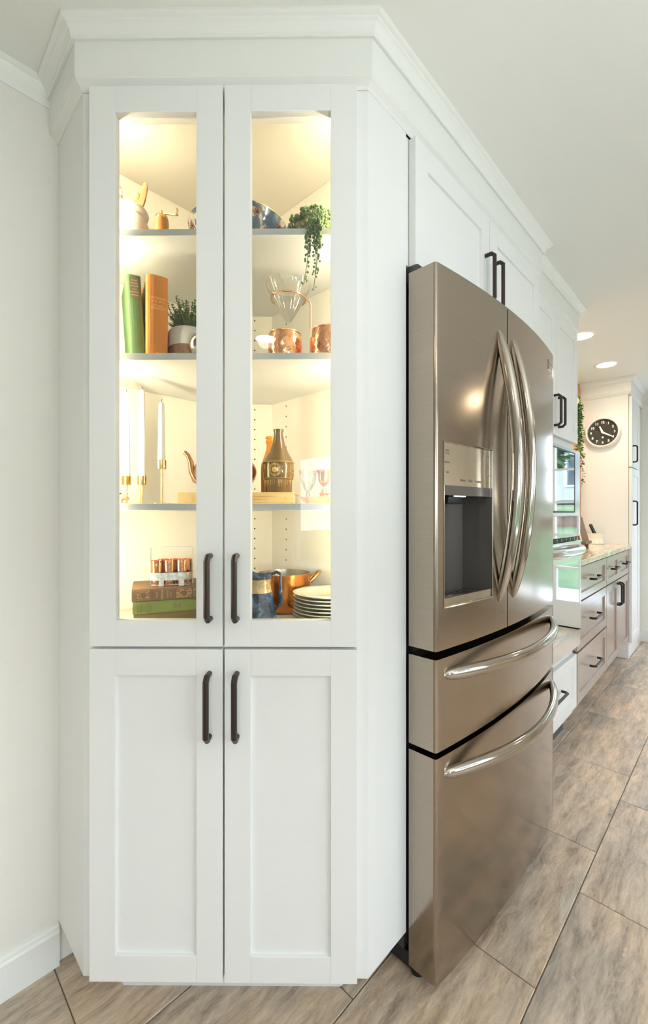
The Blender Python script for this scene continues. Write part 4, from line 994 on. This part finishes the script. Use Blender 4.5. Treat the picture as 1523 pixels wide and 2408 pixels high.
# ---- bottom shelf
MBK = at(.0882, .0478, Z4, R(22.5)); LAY = Matrix.Rotation(R(90), 4, 'Y')
def flat_book(label, z, dx, L, th, d, cover, dy=0.):
    # book() stands up; lay it on its side: height along x
    m = MBK @ T(dx, dy, z) @ Matrix(((0, 0, 1, 0), (0, 1, 0, 0), (-1, 0, 0, 0), (0, 0, 0, 1))) @ T(-th, 0, 0)
    return book('book', label, m, th, L, d, cover, group='stack of old books on the bottom shelf', round_=.004)
q0 = flat_book('thin olive brown book at the bottom of the old book stack', 0, .004, .190, .0305, .130, 'greybk', .002)
q1 = flat_book('light green children\'s story book in the middle of the stack', .0307, .002, .192, .0303, .132, 'olivebk')
q2 = flat_book('brown cloth book with gilt ornaments on top of the stack', .0612, 0, .196, .0303, .134, 'brownbk')
# lettering: a frame lying on the spine; local x = thickness, z = length
def spt(s_, size, zlen, xth, material, par, th, sx=1.):
    text(s_, size, Matrix.Translation((xth, -.0045, zlen)) @ FRONT @ Matrix.Rotation(R(180), 4, 'Z'), material, par, ext=.0001, sx=sx)
for s_, size, zl in (('SILAS', .0068, .056), ('MARNER', .0068, .068), ('GEORGE', .0048, .0805), ('ELIOT', .0048, .0875)): spt(s_, size, zl, .0153, 'gilt', q2, .03, .9)
for z0_, z1_ in ((.012, .040), (.100, .137), (.141, .178)):
    obj('ornament', MB().box(.004, .0265, -.0048, -.0030, z0_, z1_), 'brownorn', q2)
    obj('ornament_heart', MB().lathe([(.001, -.0002), (.0068, -.0002), (.0068, .0006), (.001, .0006)], T(.0153, -.0046, (z0_ + z1_) / 2) @ AX, 12), 'brownbk', q2)
for s_, size, zl in (('BUNNY', .0050, .0120), ('BROWN', .0050, .0190), ('AND HIS', .0030, .0250), ('SISTER SUE', .0036, .0300), ('ON AN AUTO', .0038, .0350), ('TOUR', .0050, .0410), ('LAURA', .0045, .0950), ('LEE', .0045, .1010), ('HOPE', .0045, .1070)): spt(s_, size, zl, .0153, 'ink', q1, .03)
ZC = Z4 + .0612 + .0303 + .0006
MCR = at(.1560, .1260, ZC, R(14))
ca = thing('glass_carrier', 'mottled zinc carrier with a tall square handle on the stack of old books', 'carrier', MCR)
def strap(pts, w, th): # rectangular strap along points in x-z at given y
    return pts
ca_b = MB()
L2, W2 = .050, .031
def oval(z0_, z1_, r_, th):
    n = 8; P = []
    for cx, cy, a0_ in ((L2 - r_, W2 - r_, 0), (-L2 + r_, W2 - r_, 90), (-L2 + r_, -W2 + r_, 180), (L2 - r_, -W2 + r_, 270)):
        for i in range(n + 1): a = R(a0_ + 90 * i / n); P.append((cx + r_ * math.cos(a), cy + r_ * math.sin(a)))
    mb = MB(); k = len(P); vs = []
    for x, y in P: q = .97; vs += [(x, y, z0_), (x, y, z1_), (x * q, y * q * .985, z0_), (x * q, y * q * .985, z1_)]
    fs = []
    for i in range(k):
        a, b = 4 * i, 4 * ((i + 1) % k); fs += [(a, b, b + 1, a + 1), (a + 2, a + 3, b + 3, b + 2), (a + 1, b + 1, b + 3, a + 3), (a, a + 2, b + 2, b)]
    return mb.add(vs, fs)
obj('band', oval(.014, .033, .018, .002), 'zinc', ca)
obj('rack_base', MB().prism([(-.046, -.028), (.046, -.028), (.046, .028), (-.046, .028)], .0012, .0026), 'zinc', ca)
for x, y in ((-.022, -W2), (.026, -W2), (-.022, W2), (.026, W2)):
    obj('foot_strap', MB().box(x - .006, x + .006, y - .0009, y + .0009, 0, .031), 'zinc', ca)
obj('handle', MB().box(-L2 - .0020, -L2 - .0004, -.004, .004, 0, .094).box(L2 + .0004, L2 + .0020, -.004, .004, .0, .094).box(-L2 - .0020, L2 + .0020, -.004, .004, .094, .0955), 'zinc', ca)
cup0 = None
gl_lab = {(0, 0): 'small hammered copper cup front left in the zinc carrier', (1, 0): 'small hammered copper cup front centre in the zinc carrier', (2, 0): 'small hammered copper cup front right in the zinc carrier',
          (0, 1): 'small hammered copper cup back left in the zinc carrier', (1, 1): 'small hammered copper cup back centre in the zinc carrier', (2, 1): 'small hammered copper cup back right in the zinc carrier'}
for (i, j), lb_ in gl_lab.items():
    m = MCR @ T(-.034 + .030 * i + .011 * j, -.0150 + .030 * j, .0028, R(37 * i + 50 * j))
    if cup0 is None:
        cup0 = thing('copper_shot_cup', lb_, 'cup', m, 'copper cups in the zinc carrier')
        obj('body', hammered(.0112, .0142, .0008, .060, 40, 16), 'copper', cup0)
        obj('inside', MB().lathe([(.0142, .060), (.0135, .060), (.0108, .006), (.001, .005)], None, 24, cap=False), 'copper', cup0)
    else: dup(cup0, m, lb_)
ph = thing('pitcher', 'blue glazed pottery pitcher with a sand coloured neck at the left of the right window', 'pitcher', at(.3830, .0900, Z4))
obj('body', MB().lathe([(.001, 0), (.048, 0), (.047, .006), (.044, .030), (.038, .055), (.034, .078), (.033, .082)], None, 9, smooth=False), 'bluepit', ph)
obj('neck', MB().lathe([(.034, .080), (.0315, .088), (.030, .100), (.031, .110), (.0335, .118)], None, 36, cap=False), 'sandpit', ph)
vs = []; fs = []; n = 40
for i in range(n):
    a = 2 * math.pi * i / n; lift = .018 * max(0, math.cos(a - math.pi)) ** 3 + .003 * math.cos(2 * a); ou = 1 + .35 * max(0, math.cos(a - math.pi)) ** 4
    for r, z, w in ((.0325, .112, 0), (.0350 * ou, .122 + lift, 1), (.0330 * ou, .124 + lift, 1), (.029, .108, 0)): vs.append((r * math.cos(a), r * math.sin(a), z))
for i in range(n):
    j = (i + 1) % n
    for q in range(3): fs.append((i * 4 + q, j * 4 + q, j * 4 + q + 1, i * 4 + q + 1))
obj('rim', MB().add(vs, fs, smooth=True), 'bluepit', ph)
obj('handle', MB().tube([(.030, -.002, .122), (.046, -.004, .129), (.056, -.006, .124), (.055, -.006, .100), (.057, -.006, .072), (.059, -.006, .058), (.050, -.004, .044), (.042, -.002, .036)], [.0035, .004, .0042, .004, .0042, .004, .0038, .0035], 8), 'bluepit', ph)
po = thing('copper_pot', 'wide copper pot with brass loop handles behind the blue pitcher', 'pot', at(.4311, .2459, Z4))
obj('body', MB().lathe([(.001, 0), (.062, 0), (.068, .006), (.0712, .03), (.0722, .07), (.0735, .104), (.0735, .106)], None, 64, cap=False), 'copperpot', po)
obj('inside', MB().lathe([(.0735, .106), (.0715, .106), (.070, .07), (.067, .01), (.001, .006)], None, 64, cap=False), 'tin', po)
for s_ in (1, -1):
    a = R(12) if s_ > 0 else R(192)
    mh = Matrix.Rotation(a, 4, 'Z')
    pts = [(.0725, -.017, .080), (.079, -.018, .086), (.094, -.016, .100), (.101, -.009, .106), (.102, .0, .107), (.101, .009, .106), (.094, .016, .100), (.079, .018, .086), (.0725, .017, .080)]
    obj('handle', MB().tube(pts, .0042, 10, mh), 'brass', po)
plate0 = None
names = ['top', 'second from the top', 'third from the top', 'fourth from the top', 'fifth from the top', 'sixth from the top', 'second from the bottom', 'bottom']
NPL = 8; HP = .0088
for i in range(NPL):
    k = NPL - 1 - i; m = at(.5560, .1310, Z4 + k * HP, R(31 * i))
    lb_ = 'ivory dinner plate, %s of the stack beside the copper pot' % names[i]
    if plate0 is None:
        plate0 = thing('dinner_plate', lb_, 'plate', m, 'stack of ivory dinner plates')
        obj('dish', MB().lathe([(.001, .0004), (.052, .0004), (.054, .0), (.056, .0008), (.060, .0028), (.080, .0072), (.0895, .0105), (.0905, .0122), (.0895, .0128), (.080, .0104), (.062, .0058), (.054, .0042), (.001, .0038)], None, 72), 'plate', plate0)
    else:
        dup(plate0, m, lb_)
de = MB()
for i in range(90):
    a = 2 * math.pi * i / 90; de.sphere((.0835 * math.cos(a), .0835 * math.sin(a), .0118), .0009, 5, 4)
mtop = at(.5560, .1310, Z4 + 7 * HP)
obj('beaded_edge', de, 'plate', plate0, kind='stuff')
fd = MB(); random.seed(3)
for i in range(26):
    a = random.uniform(0, 6.28); r = random.uniform(0, .020); fd.sphere((r * math.cos(a) - .005, r * .6 * math.sin(a) - .012, .0044), random.uniform(.0015, .004), 8, 4, sc=(1.4, 1, .15))
obj('printed_flowers', fd, 'plategold', plate0, kind='stuff')

# ================================================================ outside, seen through the windows and in the mirror-like oven
ou = struct('ground', MB().box(5.3, 60, -45, 30, -.6, -.5).box(-30, 5.3, -45, -2.6, -.6, -.5), 'lawn', 'green lawn outside the windows')
def house(name, label, m, w, d, h, nw):
    t_ = thing(name, label, 'house', m)
    obj('wall', MB().box(-w / 2, w / 2, 0, d, 0, h).add([(-w / 2, 0, h), (w / 2, 0, h), (0, 0, h + w * .22), (-w / 2, d, h), (w / 2, d, h), (0, d, h + w * .22)], [(0, 1, 2), (3, 5, 4)]), 'siding', t_)
    rz = w * .22
    obj('roof', MB().add([(-w / 2 - .3, -.3, h - .12), (0, -.3, h + rz + .1), (0, d + .3, h + rz + .1), (-w / 2 - .3, d + .3, h - .12), (w / 2 + .3, -.3, h - .12), (w / 2 + .3, d + .3, h - .12),
        (-w / 2 - .3, -.3, h - .24), (0, -.3, h + rz - .02), (w / 2 + .3, -.3, h - .24)], [(0, 1, 2, 3), (1, 4, 5, 2), (0, 6, 7, 1), (1, 7, 8, 4)]), 'roof', t_)
    for f in range(2):
        for i in range(nw):
            x = -w / 2 + w * (i + .5) / nw; z = .7 + f * 2.6
            wn_ = obj('window', MB().box(x - .55, x + .55, -.06, 0, z - .08, z + 1.4), 'winwhite', t_)
            obj('pane', MB().box(x - .45, x + .45, -.07, -.06, z, z + 1.3), 'darkwin', wn_)
    obj('door', MB().box(-.5, .5, -.07, -.0, 0, 2.1), 'roof', t_)
struct('ground_bank', MB().add([(13.3, -40, 1.3), (13.3, 28, 1.3), (60, 28, 2.6), (60, -40, 2.6), (13.3, -40, -.5), (13.3, 28, -.5), (60, 28, -.5), (60, -40, -.5)],
    [(0, 3, 2, 1), (0, 1, 5, 4), (1, 2, 6, 5), (2, 3, 7, 6), (3, 0, 4, 7)]), 'lawn', 'raised green lawn behind the brick garden wall')
struct('ground_slope', MB().add([(8.8, -40, -.5), (8.8, 28, -.5), (12.8, 28, .80), (12.8, -40, .80), (12.8, -40, -.5), (12.8, 28, -.5)], [(0, 3, 2, 1), (3, 4, 5, 2), (0, 4, 3), (1, 2, 5)]), 'lawn', 'sloping green lawn rising to the brick garden wall')
gw = thing('garden_wall', 'low brown brick garden wall holding up the lawn', 'wall', T(13, -5, -.5))
obj('wall_body', MB().box(-.2, .28, -20, 20, 0, 1.60), 'brick', gw); obj('coping', MB().box(-.26, .34, -20, 20, 1.60, 1.66), 'pathm', gw)
house('house', 'white gabled house across the lawn beyond the end window', T(22, -6.0, 1.75, R(-90)), 9, 8, 4.9, 5)
house('house', 'white house across the lawn behind the photographer', T(-3, -22, -.5, R(180)), 9, 7, 5.0, 4)
def tree(name, label, x, y, h, r):
    t_ = thing(name, label, 'tree', T(x, y, -.5))
    obj('trunk', MB().tube([(0, 0, 0), (.05, 0, h * .4), (0, .1, h * .75)], [.22, .17, .08], 8), 'bark', t_)
    f = MB(); 
    for i in range(900):
        a = random.uniform(0, 6.28); u = random.uniform(-1, 1); q = random.uniform(.65, 1) * r; s_ = math.sqrt(1 - u * u)
        c = Vector((q * s_ * math.cos(a), q * s_ * math.sin(a), h * .72 + q * u * .9)); leaf(f, c, (random.uniform(-1, 1), random.uniform(-1, 1), random.uniform(-.6, .6)), (0, 0, 1), .55, .2)
    obj('foliage', f, 'foliage', t_)
tree('tree', 'leafy tree in front of the white house beyond the end window', 16.5, -4.4, 5.9, 1.35)
tree('tree', 'leafy tree at the far right of the lawn', 19, -14, 8, 3)
tree('tree', 'leafy tree on the lawn behind the photographer', -2, -13, 6.5, 2.4)
tree('tree', 'leafy tree beside the house behind the photographer', 5, -16, 8, 3)
struct('bounce_slab', MB().box(5.3, 7.6, -6, 4, -.5, -.03).box(-6, 5.25, -5.2, -2.6, -.5, -.03), 'pathm', 'pale slab added outside the windows to bounce neutral light indoors')  # added pale ground: less green bounce from the lawn, brighter ceiling
pt_ = struct('path', MB().box(7.65, 8.7, -45, 30, -.5, -.485), 'pathm', 'pale paved path crossing the lawn')

# console table with a cake stand by the rear window, mirrored in the cabinet glass
tb = thing('console_table', 'narrow white console table under the rear window', 'table', T(-2.62, -1.98, 0))
obj('tabletop', MB().box(-.55, .55, -.19, .19, .53, .56), 'cab', tb, bevel=.003)
for x in (-.5, .5):
    for y in (-.15, .15): obj('leg', MB().box(x - .02, x + .02, y - .02, y + .02, 0, .53), 'cab', tb)
ks = thing('cake_stand', 'white pedestal cake stand on the console table', 'cake stand', T(-2.69, -1.98, .56))
obj('pedestal', MB().lathe([(.001, 0), (.07, .002), (.07, .008), (.03, .02), (.018, .06), (.026, .11), (.028, .15), (.016, .20), (.014, .27), (.03, .30), (.001, .30)], None, 32), 'bowlin', ks)
obj('plate', MB().lathe([(.001, .30), (.15, .305), (.155, .315), (.15, .318), (.001, .312)], None, 48), 'bowlin', ks)
ke = tag(obj('cake', MB().lathe([(.001, 0), (.115, 0), (.12, .02), (.115, .06), (.10, .085), (.05, .10), (.001, .102)], T(-2.69, -1.98, .56 + .3185), 40), 'ceram'), 'round domed cake on the white pedestal stand', 'cake')
